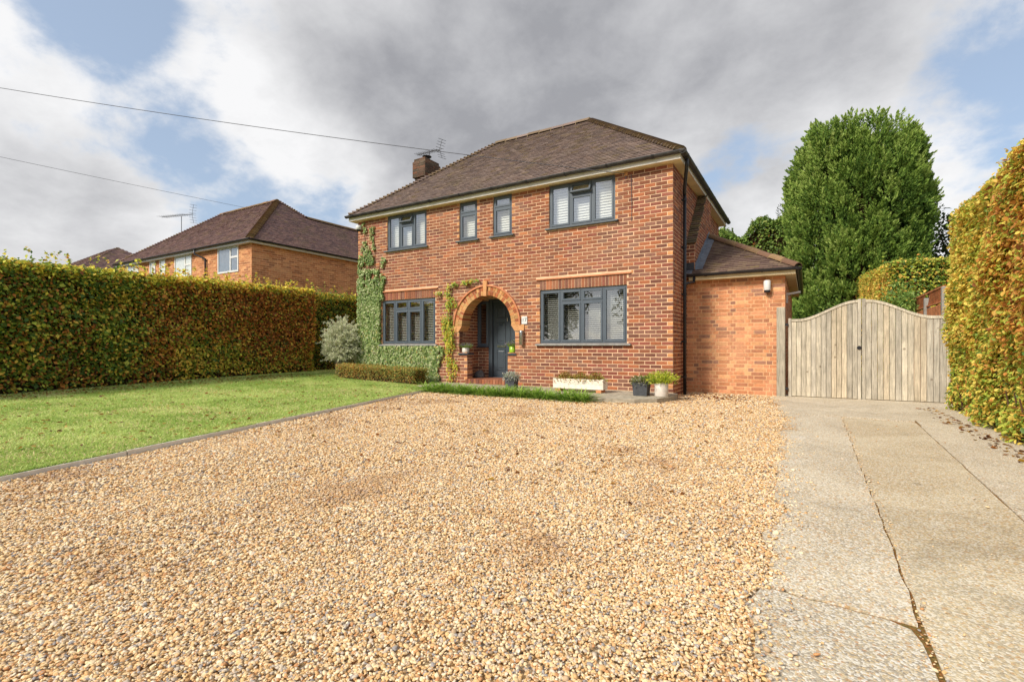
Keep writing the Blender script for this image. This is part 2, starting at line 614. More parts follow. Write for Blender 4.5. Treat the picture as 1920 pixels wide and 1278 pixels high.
def fbm(P, s):
    return (vnoise(P, s) * .55 + vnoise(P + 13.1, s * 2.1) * .3 + vnoise(P + 5.7, s * 4.3) * .15)


def unit(a):
    return a / np.maximum(np.linalg.norm(a, axis=1, keepdims=True), 1e-6)


def leaf_arrays(P, D, N, L, W, fold=0.12, fine=False):
    """P centres, D tip directions, N leaf normals -> verts, faces"""
    D = unit(D)
    Sd = unit(np.cross(N, D))
    N = np.cross(D, Sd)
    L = np.asarray(L)[:, None]
    W = np.asarray(W)[:, None]
    n = len(P)
    if not fine:
        b = P - D * L * .5
        t = P + D * L * .5 - N * L * .06
        l = P + Sd * W * .5 + N * W * fold - D * L * .05
        r = P - Sd * W * .5 + N * W * fold - D * L * .05
        V = np.stack([b, r, t, l], 1).reshape(-1, 3)
        i = np.arange(n)[:, None] * 4
        F = np.concatenate([i + np.array([[0, 1, 2]]), i + np.array([[0, 2, 3]])], 0)
        return V, F, 4
    b = P - D * L * .5
    t = P + D * L * .5 - N * L * .14
    m1 = P - D * L * .15
    l1 = P - D * L * .18 + Sd * W * .46 + N * W * fold * 1.2
    l2 = P + D * L * .20 + Sd * W * .42 + N * (W * fold - L * .05)
    r1 = P - D * L * .18 - Sd * W * .46 + N * W * fold * 1.2
    r2 = P + D * L * .20 - Sd * W * .42 + N * (W * fold - L * .05)
    V = np.stack([b, r1, r2, t, l2, l1], 1).reshape(-1, 3)
    i = np.arange(n)[:, None] * 6
    F = np.concatenate([i + np.array([[0, 1, 2, 3]]), i + np.array([[0, 3, 4, 5]])], 0)
    return V, F, 6


def palette_pick(pal, idx, jitter=0.16):
    pal = np.array(pal, np.float32)
    c = pal[idx]
    c = c * (1 + (RNG.random((len(idx), 1)) - .5) * 2 * jitter)
    c = c * (1 + (RNG.random((len(idx), 3)) - .5) * jitter * .6)
    return np.clip(c, 0.003, 1).astype(np.float32)


def leaf_object(name, P, D, N, L, W, C, mat='leaf', parent=None, fine=False, kind='stuff', fold=.12):
    V, F, k = leaf_arrays(P, D, N, L, W, fold, fine)
    me = np_mesh(name, V, F, np.repeat(C, k, 0))
    return link(name, me, mat, parent, kind=kind)

# ================================================================== SETTING: ground, lawn, gravel, drive, path
GZ = -0.09          # gravel level


def edging_x(y):
    return -2.85 - (y + 8.854) * 0.3047


def lawn_z(x, y):
    d = np.maximum(0.0, edging_x(y) - x) * 0.957
    s = np.clip((np.asarray(y) + 7.0) / 7.5, 0, 1.25)
    return -0.055 + d * (0.010 + 0.034 * s)


m = MB()
m.quad((-900, -900, -0.2), (900, -900, -0.2), (900, 900, -0.2), (-900, 900, -0.2))
struct(m.build('ground', 'ground'))
m = MB()
m.quad((-60, -24, -0.17), (60, -24, -0.17), (60, -17, -0.17), (-60, -17, -0.17))
struct(m.build('road', 'asphalt'))

# lawn sheet (gridded so that it can rise towards the boundary hedge)
ys = np.linspace(-13, 6, 60)
ts = np.linspace(0, 1, 30)
V = []
for y in ys:
    xe = edging_x(y) if y < -1.0 else max(edging_x(-1.0) - (y + 1.0) * 1.2, -9.0)
    for t in ts:
        x = xe * (1 - t) + -12.2 * t
        V.append((x, y, float(lawn_z(x, y))))
V = np.array(V)
ii, jj = np.meshgrid(np.arange(len(ys) - 1), np.arange(len(ts) - 1), indexing='ij')
a = (ii * len(ts) + jj).ravel()
F = np.stack([a, a + len(ts), a + len(ts) + 1, a + 1], 1)
lawn = struct(link('lawn', np_mesh('lawn', V, F, smooth=True), 'lawn_soil'))

# grass blades
n = 210000
yy = -9.6 + RNG.random(n) ** 0.9 * 10.6
tt = RNG.random(n)
xx = edging_x(yy) - .015 - tt * (edging_x(yy) + 10.9)
keep = ~((xx > -9.0) & (yy > -0.15))
# density falls off with distance
dist = np.hypot(xx - CAM.x, yy - CAM.y)
xx, yy, dist = xx[keep], yy[keep], dist[keep]
ne = 9000
ye = -9.6 + RNG.random(ne) * 8.5
xx = np.concatenate([xx, edging_x(ye) - .012 - np.abs(RNG.normal(0, .03, ne))])
yy = np.concatenate([yy, ye])
dist = np.hypot(xx - CAM.x, yy - CAM.y)
n = len(xx)
zz = lawn_z(xx, yy)
P = np.stack([xx, yy, zz], 1)
pn = fbm(P, 0.9)
pn2 = fbm(P + 31, 2.7)
h = (0.012 + RNG.random(n) * .015) * (0.8 + .5 * pn)
h[-ne:] *= 1.0 + 1.6 * fbm(P[-ne:] + 9, 3.0) * RNG.random(ne)
wd = 0.0035 + dist * 0.00055
ang = RNG.random(n) * 2 * np.pi
lean = RNG.normal(0, .85, (n, 2))
sx = np.stack([np.cos(ang) * wd, np.sin(ang) * wd, np.zeros(n)], 1)
tip = P + np.stack([lean[:, 0] * h, lean[:, 1] * h, h], 1)
V = np.stack([P - sx, P + sx, tip], 1).reshape(-1, 3)
F = np.arange(3 * n).reshape(-1, 3)
pal = [S(166, 188, 100, 1.12), S(184, 202, 116, 1.14), S(206, 214, 140, 1.14), S(222, 208, 156, 1.1), S(146, 174, 84, 1.1)]
w = np.clip(pn * .75 + .12 + (pn2 - .5) * 1.0 + RNG.normal(0, .22, n), 0, .999)
C = palette_pick(pal, np.choose((w * 4).astype(int), [4, 0, 1, 2]), .14)
strawy = RNG.random(n) < np.clip((fbm(P + 77, 1.3) - .42) * 1.1, .05, .3)
C[strawy] = palette_pick(pal, np.full(strawy.sum(), 3))
grass = link('grass', np_mesh('grass', V, F, np.repeat(C, 3, 0)), 'grass', kind='stuff')
grass['label'] = 'short mown green lawn grass left of the gravel'

# gravel bed + loose stones
m = MB()
pts = [(edging_x(-14.0), -14.0), (2.24, -14.0), (2.24, -9), (2.14, -3.0), (1.86, 1.36), (-0.2, 1.36), (-0.2, -0.02), (-5.6, -0.02), (edging_x(-1.0), -1.0)]
m.poly([(x, y, GZ - 0.006) for x, y in pts])
struct(m.build('gravel_drive', 'gravel_bed'))


def drive_left(y):
    """ragged left edge of the concrete drive"""
    y = np.asarray(y, float)
    base = np.interp(y, [-14, -8.4, -7.7, -5.8, -3.0, -1.2, 0.2, 1.0], [2.15, 2.13, 2.15, 2.11, 2.04, 1.93, 1.76, 1.72])
    return base + 0.035 * np.sin(y * 7.3) + 0.02 * np.sin(y * 17.1 + 1) - .02 * np.sin(y * 3.1)


PATH = [(-5.75, 0.0), (-5.75, -1.12), (-5.0, -1.34), (-3.6, -1.41), (-2.2, -1.43), (-1.3, -1.48), (-0.75, -1.50), (-0.35, -1.40), (-0.02, -1.14), (0.14, -0.70), (0.12, -0.12), (0.0, 0.0)]


def path_front(x):
    return np.interp(x, [p[0] for p in PATH[1:10]], [p[1] for p in PATH[1:10]])


def pebble_mesh(k):
    rg = np.random.default_rng(100 + k)
    import bmesh
    bm = bmesh.new()
    bmesh.ops.create_icosphere(bm, subdivisions=1 if k > 3 else 2, radius=0.5)
    s = (1.0, 0.66 + .3 * rg.random(), 0.30 + .16 * rg.random())
    for v in bm.verts:
        f = 1 + (rg.random() - .5) * (.34 if k > 3 else .12) + .14 * math.sin(v.co.x * 5 + k) + .10 * math.cos(v.co.y * 6 + 2 * k) + (rg.random() - .5) * .10
        v.co = Vector((v.co.x * s[0] * f, v.co.y * s[1] * f, v.co.z * s[2] * f))
    me = bpy.data.meshes.new('pebble')
    bm.to_mesh(me)
    bm.free()
    me.polygons.foreach_set('use_smooth', [k % 3 != 0] * len(me.polygons))
    me.materials.append(MATS['pebble'])
    return me


def scatter(name, P, rot, scl, meshes, parent=None):
    """one stuff object: geometry nodes place a mesh at each of its points"""
    coll = bpy.data.collections.new(name + '_source')
    for me in meshes:
        coll.objects.link(bpy.data.objects.new('source_piece', me))
    me = bpy.data.meshes.new(name)
    me.vertices.add(len(P))
    me.vertices.foreach_set('co', P.astype(np.float32).ravel())
    at = me.attributes.new('rot', 'FLOAT_VECTOR', 'POINT')
    at.data.foreach_set('vector', rot.astype(np.float32).ravel())
    at = me.attributes.new('scl', 'FLOAT', 'POINT')
    at.data.foreach_set('value', scl.astype(np.float32))
    at = me.attributes.new('pick', 'INT', 'POINT')
    at.data.foreach_set('value', RNG.integers(0, len(meshes), len(P)).astype(np.int32))
    me.update()
    o = link(name, me, None, parent, kind='stuff')
    nt = bpy.data.node_groups.new(name + '_nodes', 'GeometryNodeTree')
    nt.interface.new_socket('Geometry', in_out='INPUT', socket_type='NodeSocketGeometry')
    nt.interface.new_socket('Geometry', in_out='OUTPUT', socket_type='NodeSocketGeometry')
    gi = nt.nodes.new('NodeGroupInput')
    go = nt.nodes.new('NodeGroupOutput')
    iop = nt.nodes.new('GeometryNodeInstanceOnPoints')
    ci = nt.nodes.new('GeometryNodeCollectionInfo')
    ci.inputs['Collection'].default_value = coll
    ci.inputs['Separate Children'].default_value = True
    ci.inputs['Reset Children'].default_value = True

    def na(nm, typ):
        nd = nt.nodes.new('GeometryNodeInputNamedAttribute')
        nd.data_type = typ
        nd.inputs['Name'].default_value = nm
        return nd.outputs['Attribute']
    nt.links.new(gi.outputs[0], iop.inputs['Points'])
    nt.links.new(ci.outputs[0], iop.inputs['Instance'])
    iop.inputs['Pick Instance'].default_value = True
    nt.links.new(na('pick', 'INT'), iop.inputs['Instance Index'])
    nt.links.new(na('rot', 'FLOAT_VECTOR'), iop.inputs['Rotation'])
    nt.links.new(na('scl', 'FLOAT'), iop.inputs['Scale'])
    nt.links.new(iop.outputs[0], go.inputs[0])
    md = o.modifiers.new('scatter', 'NODES')
    md.node_group = nt
    return o


def in_gravel(x, y):
    ok = (x > edging_x(y) + .02) & (x < drive_left(y) - 0.005)
    ok &= ~((x > -5.75) & (x < 0.13) & (y > path_front(np.clip(x, -5.7, .13)) + .02))
    ok &= ~((x <= -5.0) & (y > -0.95))
    ok &= (y < 1.30) & ~((x < 0.0) & (y > -0.1))
    return ok


Ps, Sc = [], []
for (d0, d1, dens, size) in [(0.9, 2.6, 13000, 0.0126), (2.6, 4.2, 7400, 0.0150), (4.2, 6.5, 3700, 0.0188), (6.5, 9.0, 2100, 0.0230), (9.0, 13.0, 1100, 0.029)]:
    n = int(dens * math.pi * (d1 * d1 - d0 * d0) * 0.42)
    r = np.sqrt(RNG.random(n) * (d1 * d1 - d0 * d0) + d0 * d0)
    # sector about the view direction, with margin for a step to the side
    aa = TH + np.pi / 2 + (RNG.random(n) - .5) * 2 * np.pi * .42
    x = CAM.x + r * np.cos(aa)
    y = CAM.y + r * np.sin(aa)
    k = in_gravel(x, y)
    x, y = x[k], y[k]
    Ps.append(np.stack([x, y, np.full(len(x), GZ)], 1))
    Sc.append(size * np.exp(RNG.normal(0, .27, len(x))))
# stones kicked over the edge of the concrete
n = 2600
y = -9.6 + RNG.random(n) * 10.8
x = drive_left(y) + np.abs(RNG.exponential(.055, n)) - .02
Ps.append(np.stack([x, y, np.full(n, GZ + .020)], 1))
Sc.append(.0135 * np.exp(RNG.normal(0, .3, n)))
n = 900
y = -9.0 + RNG.random(n) * 7.2
x = np.interp(y, [-12.5, -7.6, -1.74], [2.605, 2.64, 2.705]) + RNG.normal(0, .022, n)
Ps.append(np.stack([x, y, np.full(n, GZ + .018)], 1))
Sc.append(.0085 * np.exp(RNG.normal(0, .3, n)))
n = 500
Ps.append(np.stack([RNG.uniform(2.15, 3.9, n), -9 + RNG.random(n) * 8.5, np.full(n, GZ + .020)], 1))
Sc.append(.008 * np.exp(RNG.normal(0, .35, n)))
P = np.concatenate(Ps)
sc_ = np.clip(np.concatenate(Sc), .006, .036)
P[:, 2] += fbm(P, 1.4) * .016 - .010 + RNG.random(len(P)) * .006
rot = np.stack([RNG.normal(0, .35, len(P)), RNG.normal(0, .35, len(P)), RNG.random(len(P)) * 6.283], 1)
gravel = scatter('gravel', P, rot, sc_, [pebble_mesh(k) for k in range(9)])
gravel['label'] = 'loose golden and grey gravel of the front drive'

# concrete drive: slabs with ragged joints
drv = struct(thing('driveway', 'cracked concrete driveway', 'driveway'))
del drv['label'], drv['category']
m = MB()
m.quad((2.17, -12.4, GZ + .0095), (4.0, -12.4, GZ + .0095), (4.15, -1.6, GZ + .0095), (2.17, -1.6, GZ + .0095))
m.quad((1.8, -14, GZ - .03), (4.6, -14, GZ - .03), (4.6, 1.6, GZ - .03), (1.8, 1.6, GZ - .03))
m.build('joint_fill', 'joint_fill', drv)


def rag(p, q, n, amp, seed):
    rg = random.Random(seed)
    out = []
    dx, dy = q[0] - p[0], q[1] - p[1]
    L = math.hypot(dx, dy)
    nx, ny = -dy / L, dx / L
    for i in range(n + 1):
        t = i / n
        o_ = (rg.random() - .5) * 2 * amp if 0 < i < n else 0
        out.append((p[0] + dx * t + nx * o_, p[1] + dy * t + ny * o_))
    return out


def slab(outline, mat, top):
    mm = MB()
    mm.prism(outline, GZ - 0.08, top)
    return mm.build('slab', mat, drv)


DZ = GZ + 0.016
left_edge = [(float(drive_left(y)), float(y)) for y in np.linspace(-1.72, -7.72, 60)]
crackA = rag((2.70, -1.74), (2.635, -7.60), 60, .007, 1)
crackB = rag((2.14, -7.74), (2.625, -7.79), 12, .006, 2)
slab(left_edge + [(p[0], p[1]) for p in crackB][0:] + [(2.625, -7.70)] + crackA[::-1][1:], 'drive_pale', DZ + .004)
left2 = [(float(drive_left(y)), float(y)) for y in np.linspace(-7.765, -12.5, 30)]
slab(left2 + rag((2.60, -12.5), (2.618, -7.92), 40, .006, 3) + [(2.60, -7.835), (2.55, -7.806)] + [(p[0], p[1] - .020) for p in crackB[::-1][2:]], 'drive_old', DZ)
slab([(p[0] + .007 + (.003 if p[1] < -6.2 else 0) + .003 * math.sin(p[1] * 23), p[1]) for p in crackA] + rag((2.642, -7.66), (2.614, -12.5), 60, .004, 5) + rag((3.10, -12.5), (3.50, -1.86), 60, .004, 6) + [(3.46, -1.80)], 'drive_tan', DZ - .002)
slab([(3.10 + .012, -12.5), (4.05, -12.5), (4.2, -2.2)] + rag((4.2, -2.2), (3.505, -2.13), 16, .006, 7)[1:] + rag((3.497, -2.16), (3.113, -12.4), 60, .004, 8)[1:], 'drive_pale', DZ + .002)
slab([(3.515, -2.115), (4.2, -2.17), (4.3, -1.55), (3.53, -1.62)], 'drive_pale', DZ + .006)
slab([(float(drive_left(y)), float(y)) for y in np.linspace(1.15, -1.70, 26)] + [(2.70, -1.71)] + rag((2.71, -1.70), (3.50, -1.78), 12, .004, 9) + [(3.52, -1.60), (4.35, -1.53), (4.5, 1.6), (1.75, 1.6)], 'drive_pale', DZ + .008)

# front path
pth = struct(MB().prism(PATH[::-1], -0.2, lambda x, y: -0.004 + 0.02 * min(0, y + .5)).build('path', 'path_concrete'))

# timber edging boards along the lawn
edg = thing('lawn_edging', 'weathered timber edging boards between the lawn and the gravel', 'edging')
yb = -13.0
while yb < -1.05:
    y1 = min(yb + random.uniform(1.5, 1.9), -1.0)
    mm = MB()
    dz = random.uniform(-.008, .008)
    x0, x1 = float(edging_x(yb)), float(edging_x(y1))
    jx = random.uniform(-.008, .008)
    c = [S(224, 216, 202, .95), S(212, 202, 188, .95), S(230, 222, 206, .95)][random.randrange(3)]
    mm.hexa([(x0 + jx - .012, yb, -.18), (x0 + jx + .020, yb, -.18), (x1 + .020, y1 - .008, -.18), (x1 - .012, y1 - .008, -.18),
             (x0 + jx - .012, yb, -.044 + dz), (x0 + jx + .016, yb, -.044 + dz), (x1 + .016, y1 - .008, -.046 + dz), (x1 - .012, y1 - .008, -.046 + dz)], c)
    mm.build('board', 'piece', edg)
    yb = y1

# ================================================================== THE HOUSE
WL, WD, WH = -8.99, 5.87, 4.58
COURSE, PITCH = 0.0785, 0.2286
house = thing('brick_house', 'two storey red brick house with hipped brown tiled roof and arched porch', 'house')

BR_FRONT = [S(152, 97, 73, .82), S(164, 105, 78, .82), S(136, 90, 75, .82), S(180, 111, 77, .82), S(148, 105, 88, .82), S(172, 116, 87, .82), S(156, 94, 77, .82), S(196, 128, 88, .82)]
BR_W = [.25, .22, .15, .08, .11, .09, .08, .02]
BR_EXT = [S(210, 146, 108, .98), S(202, 138, 98, .98), S(184, 126, 95, .96), S(222, 164, 118, .98), S(164, 120, 99, .95)]
BR_EXTW = [.34, .28, .16, .14, .08]
PALE = S(226, 160, 106, .78)


def pick(pal, w):
    c = random.choices(pal, w)[0]
    k = random.uniform(.86, 1.14)
    return tuple(min(1, x * k) for x in c)


def courses(u0, u1, z0, z1, blocked=None, bond='stretcher', pal=BR_FRONT, w=BR_W, pale_right=False, pale_prob=0.0, j=0.0135):
    """(ua, ub, za, zb, colour, whole) for every brick of a panel; the bond starts from u1"""
    out = []
    i0 = int(math.floor(z0 / COURSE + 1e-6))
    i = i0
    while i * COURSE < z1 - 0.02:
        za, zb = max(i * COURSE + j / 2, z0), min((i + 1) * COURSE - j / 2, z1)
        iv = []
        if bond == 'stretcher':
            e = u1
            first = True
            if i % 2:
                iv.append((e - PITCH / 2 + j, e, True))
                e -= PITCH / 2
            while e > u0 + .02:
                iv.append((max(e - PITCH + (j), u0), e - (0 if e == u1 else 0), False))
                e -= PITCH
        else:
            e = u1 - (0 if i % 2 else PITCH * .25)
            if not i % 2:
                iv.append((u1 - PITCH * .25 + j, u1, False))
            k = 0
            while e > u0 + .02:
                wl = PITCH if (k % 2 == 0) else PITCH / 2
                if bond == 'header':
                    wl = PITCH / 2 if random.random() < .75 else PITCH
                iv.append((max(e - wl + j, u0), e, False))
                e -= wl
                k += 1
        bl = blocked(za, zb) if blocked else []
        for (a_, b_, corner) in iv:
            segs = [(a_, b_)]
            for (p, q) in bl:
                ns = []
                for (s, t) in segs:
                    if q <= s or p >= t:
                        ns.append((s, t))
                    else:
                        if p > s:
                            ns.append((s, p - .0))
                        if q < t:
                            ns.append((q + .0, t))
                segs = ns
            for (s, t) in segs:
                if t - s < .025 or zb - za < .02:
                    continue
                whole = abs((t - s) - (PITCH - j)) < 1e-4 and abs(zb - za - (COURSE - j)) < 1e-4
                c = pick(pal, w)
                if corner and pale_right and random.random() < .75:
                    c = jit(PALE, .85, 1.1)
                if (not whole) and t - s < .12 and random.random() < pale_prob:
                    c = jit(PALE, .85, 1.1)
                out.append((s, t, za, zb, c, whole))
        i += 1
    return out


def lay(mb, br, place, proud=0.006):
    """place(u, depth, z) -> xyz ; bricks are boxes without a back, very slightly uneven"""
    for (a_, b_, za, zb, c, _) in br:
        p = proud + random.uniform(-.0022, .0028)
        e = lambda: random.uniform(-.0018, .0018)
        a2, b2, z2, z3 = a_ + e(), b_ + e(), za + e(), zb + e()
        vs_ = [place(a2, 0.02, z2), place(b2, 0.02, z2), place(b2, 0.02, z3), place(a2, 0.02, z3),
               place(a2 + .002, -p, z2 + .002), place(b2 - .002, -p + e() * .6, z2 + .002), place(b2 - .002, -p, z3 - .002), place(a2 + .002, -p + e() * .6, z3 - .002)]
        mb.add(vs_, [(4, 5, 6, 7), (0, 1, 5, 4), (1, 2, 6, 5), (2, 3, 7, 6), (3, 0, 4, 7)], c)


PXF = lambda u, d, z: (u, d, z)                      # wall facing -y at y = 0
WINDOWS = [  # x0, x1, z0, z1
    (-8.02, -6.08, 0.985, 2.212), (-2.985, -0.934, 0.985, 2.212),
    (-7.82, -6.38, 3.60, 4.565), (-5.295, -4.745, 3.60, 4.565), (-4.276, -3.735, 3.60, 4.565), (-2.75, -1.187, 3.60, 4.565)]
LOWER = WINDOWS[:2]
ACX, ASZ, AR0, AR1 = -4.475, 1.44, 0.735, 0.955     # arch centre, springing, radii
OPN = (-5.30, -3.645)                                # opening between corbel and ledge
PIER = (-5.05, -3.85)                                # opening between the low piers


def front_blocked(za, zb):
    bl = []
    zm = (za + zb) / 2
    for (a_, b_, c, d) in WINDOWS:
        if zb > c and za < d:
            bl.append((a_, b_))
    for (a_, b_, c, d) in LOWER:
        if zb > d and za < d + .222:                  # soldier course
            bl.append((a_, b_))
        if zb > d + .222 and za < d + .262:           # creasing course
            bl.append((a_ - .09, b_ + .09))
    if zm > ASZ and zm < ASZ + AR1 + .03:
        hw = math.sqrt(max(0, (AR1 + .022) ** 2 - (zm - ASZ) ** 2))
        if hw:
            bl.append((ACX - hw, ACX + hw))
    if abs(zm - 2.45) < .09:
        bl.append((ACX - .055, ACX + .055))
    if 1.29 < zm <= ASZ:
        bl.append((ACX - 1.085, ACX + 1.085))
    if .75 < zm <= 1.29:
        bl.append(OPN)
    if zm <= .75:
        bl.append(PIER)
    return bl


# --- front wall: mortar sheet with openings, then the bricks
wall = MB()


def sheet(mb, x0, x1, z0, z1, place, d=0.0):
    mb.quad(place(x0, d, z0), place(x1, d, z0), place(x1, d, z1), place(x0, d, z1))


xs = sorted({WL, 0.0, ACX - 1.0, ACX + 1.0, *[w_[0] for w_ in WINDOWS], *[w_[1] for w_ in WINDOWS]})
zs = [-.2, .985, 2.212, 3.60, WH + .0]
for i in range(len(xs) - 1):
    for k in range(len(zs) - 1):
        xm, zm = (xs[i] + xs[i + 1]) / 2, (zs[k] + zs[k + 1]) / 2
        if any(a_ < xm < b_ and c < zm < d for (a_, b_, c, d) in WINDOWS):
            continue
        if ACX - 1.0 < xm < ACX + 1.0 and zm < 3.4:
            continue
        sheet(wall, xs[i], xs[i + 1], zs[k], zs[k + 1], PXF)
XA, XB = ACX - 1.0, ACX + 1.0
for s_ in (0, 1):                                     # either side of the porch opening
    lo = (XA, PIER[0]) if s_ == 0 else (PIER[1], XB)
    up = (XA, OPN[0]) if s_ == 0 else (OPN[1], XB)
    sheet(wall, *lo, -.2, .70, PXF)
    sheet(wall, *up, .70, ASZ, PXF)
N_ = 20
for i in range(N_):                                   # above the springing, up to 3.60 in strips round the arch
    x0 = XA + 2.0 * i / N_
    x1 = XA + 2.0 * (i + 1) / N_
    zf = lambda x: ASZ + math.sqrt(max(0, (AR0 + .05) ** 2 - (x - ACX) ** 2))
    wall.quad((x0, 0, zf(x0)), (x1, 0, zf(x1)), (x1, 0, 3.60), (x0, 0, 3.60))
for (a_, b_, c, d) in WINDOWS:                        # reveals
    y1 = .24
    wall.quad((a_, 0, c), (a_, y1, c), (a_, y1, d), (a_, 0, d))
    wall.quad((b_, y1, c), (b_, 0, c), (b_, 0, d), (b_, y1, d))
    wall.quad((a_, 0, d), (a_, y1, d), (b_, y1, d), (b_, 0, d))
    wall.quad((a_, 0, c), (b_, 0, c), (b_, y1, c), (a_, y1, c))
fw = wall.build('front_wall', 'mortar', house)
fbr = courses(WL, 0.0, -0.08, WH - .004, front_blocked, 'stretcher', pale_right=True, pale_prob=.55)
# the bricks nearest the camera are single pieces
order = sorted([k for k, b_ in enumerate(fbr) if b_[5]], key=lambda k: (fbr[k][0] - CAM.x) ** 2 + 1.0 * (fbr[k][2] - 1.2) ** 2)
single = set(order[:300])
variants = []
for k in range(18):
    mm = MB()
    L2, H2 = (PITCH - .0135) / 2, (COURSE - .0135) / 2
    lay(mm, [(-L2, L2, -H2, H2, pick(BR_FRONT, BR_W), True)], PXF)
    me = mm.mesh('brick')
    me.materials.append(MATS['brick'])
    variants.append(me)
for k in sorted(single):
    b_ = fbr[k]
    link('brick', random.choice(variants), None, fw, ((b_[0] + b_[1]) / 2, random.uniform(-.0015, .0015), (b_[2] + b_[3]) / 2))
mm = MB()
lay(mm, [b_ for k, b_ in enumerate(fbr) if k not in single], PXF)
mm.build('brickwork', 'brick', fw, kind='stuff')

# soldier courses and creasing tiles over the ground floor windows
for (a_, b_, c, d) in LOWER:
    x = a_ + .004
    npc = int((b_ - a_) / .0762)
    pw = (b_ - a_) / npc
    head = MB().box(a_ + .001, b_ - .001, .004, .10, d + .001, d + .222).build('lintel', 'mortar', house)
    for k in range(npc):
        mm = MB()
        mm.box(a_ + k * pw + .007, a_ + (k + 1) * pw - .007, -.008 + random.uniform(-.002, .002), .02, d + .006, d + .216, pick(BR_FRONT, BR_W))
        mm.build('soldier_brick', 'brick', head)
    MB().bbox(a_ - .09, b_ + .09, -.040, .02, d + .226, d + .256, .006).build('creasing_course', 'creasing', house)

# --- other walls
rw = MB()
rw.quad((0, 0, -.2), (0, WD, -.2), (0, WD, WH), (0, 0, WH))
rwo = rw.build('side_wall', 'mortar', house)
PRX = 0.18                                            # shallow stack projecting from the side wall
PY0, PY1, PYT, PZ0 = 1.25, 3.33, 2.62, 3.17


def side_blocked(za, zb):
    zm = (za + zb) / 2
    if zm < 2.55:
        return [(1.33, WD)]
    f = PY0 if zm < PZ0 else PY0 + (zm - PZ0) / (WH - PZ0) * (PYT - PY0)
    return [(f, PY1)]


PXR = lambda u, d, z: (-d, u, z)
mm = MB()
sb = courses(0.0, WD, -.08, WH - .004, side_blocked, 'header')
lay(mm, sb, PXR)
mm.build('brickwork', 'brick', rwo, kind='stuff')
# projecting stack with tiled weathering
st = MB()
zt = lambda y: PZ0 + (y - PY0) / (PYT - PY0) * (WH - PZ0)
st.add([(0, PY0, 2.3), (PRX, PY0, 2.3), (PRX, PY0, PZ0), (0, PY0, PZ0)], [(0, 1, 2, 3)])
st.add([(PRX, PY0, 2.3), (PRX, PY1, 2.3), (PRX, PY1, WH), (PRX, PYT, WH), (PRX, PY0, PZ0)], [(0, 1, 2, 3, 4)])
st.quad((PRX, PY1, 2.3), (0, PY1, 2.3), (0, PY1, WH), (PRX, PY1, WH))
st.quad((0, PY0, PZ0), (PRX, PY0, PZ0), (PRX, PYT, WH), (0, PYT, WH))
sto = st.build('side_stack', 'mortar', house)
mm = MB()
lay(mm, courses(.004, PRX, 2.3, PZ0, None, 'stretcher'), lambda u, d, z: (u, PY0 + d, z))


def stack_blocked(za, zb):
    zm = (za + zb) / 2
    return [(0, PY0 + max(0, (zm - PZ0)) / (WH - PZ0) * (PYT - PY0))] if zm > PZ0 else []


lay(mm, courses(PY0 + .002, PY1, 2.3, WH - .004, stack_blocked, 'header'), lambda u, d, z: (PRX - d, u, z))
mm.build('brickwork', 'brick', sto, kind='stuff')
w_ = MB()
w_.quad((WL, WD, -.2), (WL, 0, -.2), (WL, 0, WH), (WL, WD, WH))
w_.build('side_wall', 'mortar', house)
w_ = MB()
w_.quad((0, WD, -.2), (WL, WD, -.2), (WL, WD, WH), (0, WD, WH))
w_.build('back_wall', 'mortar', house)
w_ = MB()                                             # rooms: floors, partition behind the windows
w_.box(WL + .05, -.05, .9, WD - .05, 2.35, 2.5)
w_.box(WL + .05, -5.6, .26, .9, 2.35, 2.5)
w_.box(-3.4, -.05, .26, .9, 2.35, 2.5)
w_.box(WL + .05, -.05, 3.4, 3.5, 0, 4.5)
w_.box(-5.75, -5.65, .3, 3.4, 0, 2.35)
w_.box(-3.35, -3.25, .3, 3.4, 0, 2.35)
w_.box(WL + .05, -.05, .3, WD - .05, -.1, 0.05)
w_.build('interior', 'inside', house)

# ------------------------------------------------------------------ porch and arch
arch = MB()
NA = 40
for i in range(NA):                                   # mortar core of the arch ring
    t0, t1 = math.pi * i / NA, math.pi * (i + 1) / NA
    q = lambda t, r, y: (ACX + r * math.cos(t), y, ASZ + r * math.sin(t))
    a0, a1 = AR0 + .004, AR1
    arch.quad(q(t0, a0, -.012), q(t1, a0, -.012), q(t1, a1, -.012), q(t0, a1, -.012))
    arch.quad(q(t1, a0, -.012), q(t0, a0, -.012), q(t0, a0, .33), q(t1, a0, .33))
archo = arch.build('entrance_arch', 'mortar', house)
AR_PAL = [S(214, 150, 96, .78), S(190, 112, 72, .78), S(226, 170, 112, .78), S(168, 100, 68, .78), S(206, 160, 104, .78)]
for ring, (r0, r1, nb) in enumerate([(AR0, AR0 + .104, 34), (AR0 + .112, AR1 - .004, 40)]):
    for i in range(nb):
        t0 = math.pi * (i + .07) / nb
        t1 = math.pi * (i + .93) / nb
        c = random.choice(AR_PAL)
        c = jit(c, .85, 1.12)
        y0, y1 = -.020 + random.uniform(-.003, .003), (.335 if ring == 0 else .05)
        pts = []
        for y in (y0, y1):
            for (t, r) in ((t0, r0), (t1, r0), (t1, r1), (t0, r1)):
                pts.append((ACX + r * math.cos(t), y, ASZ + r * math.sin(t)))
        mb = MB().add(pts, [(0, 1, 2, 3), (1, 0, 4, 5), (2, 1, 5, 6), (3, 2, 6, 7), (0, 3, 7, 4)], c)
        mb.build('arch_brick', 'brick', archo)
hood = MB()
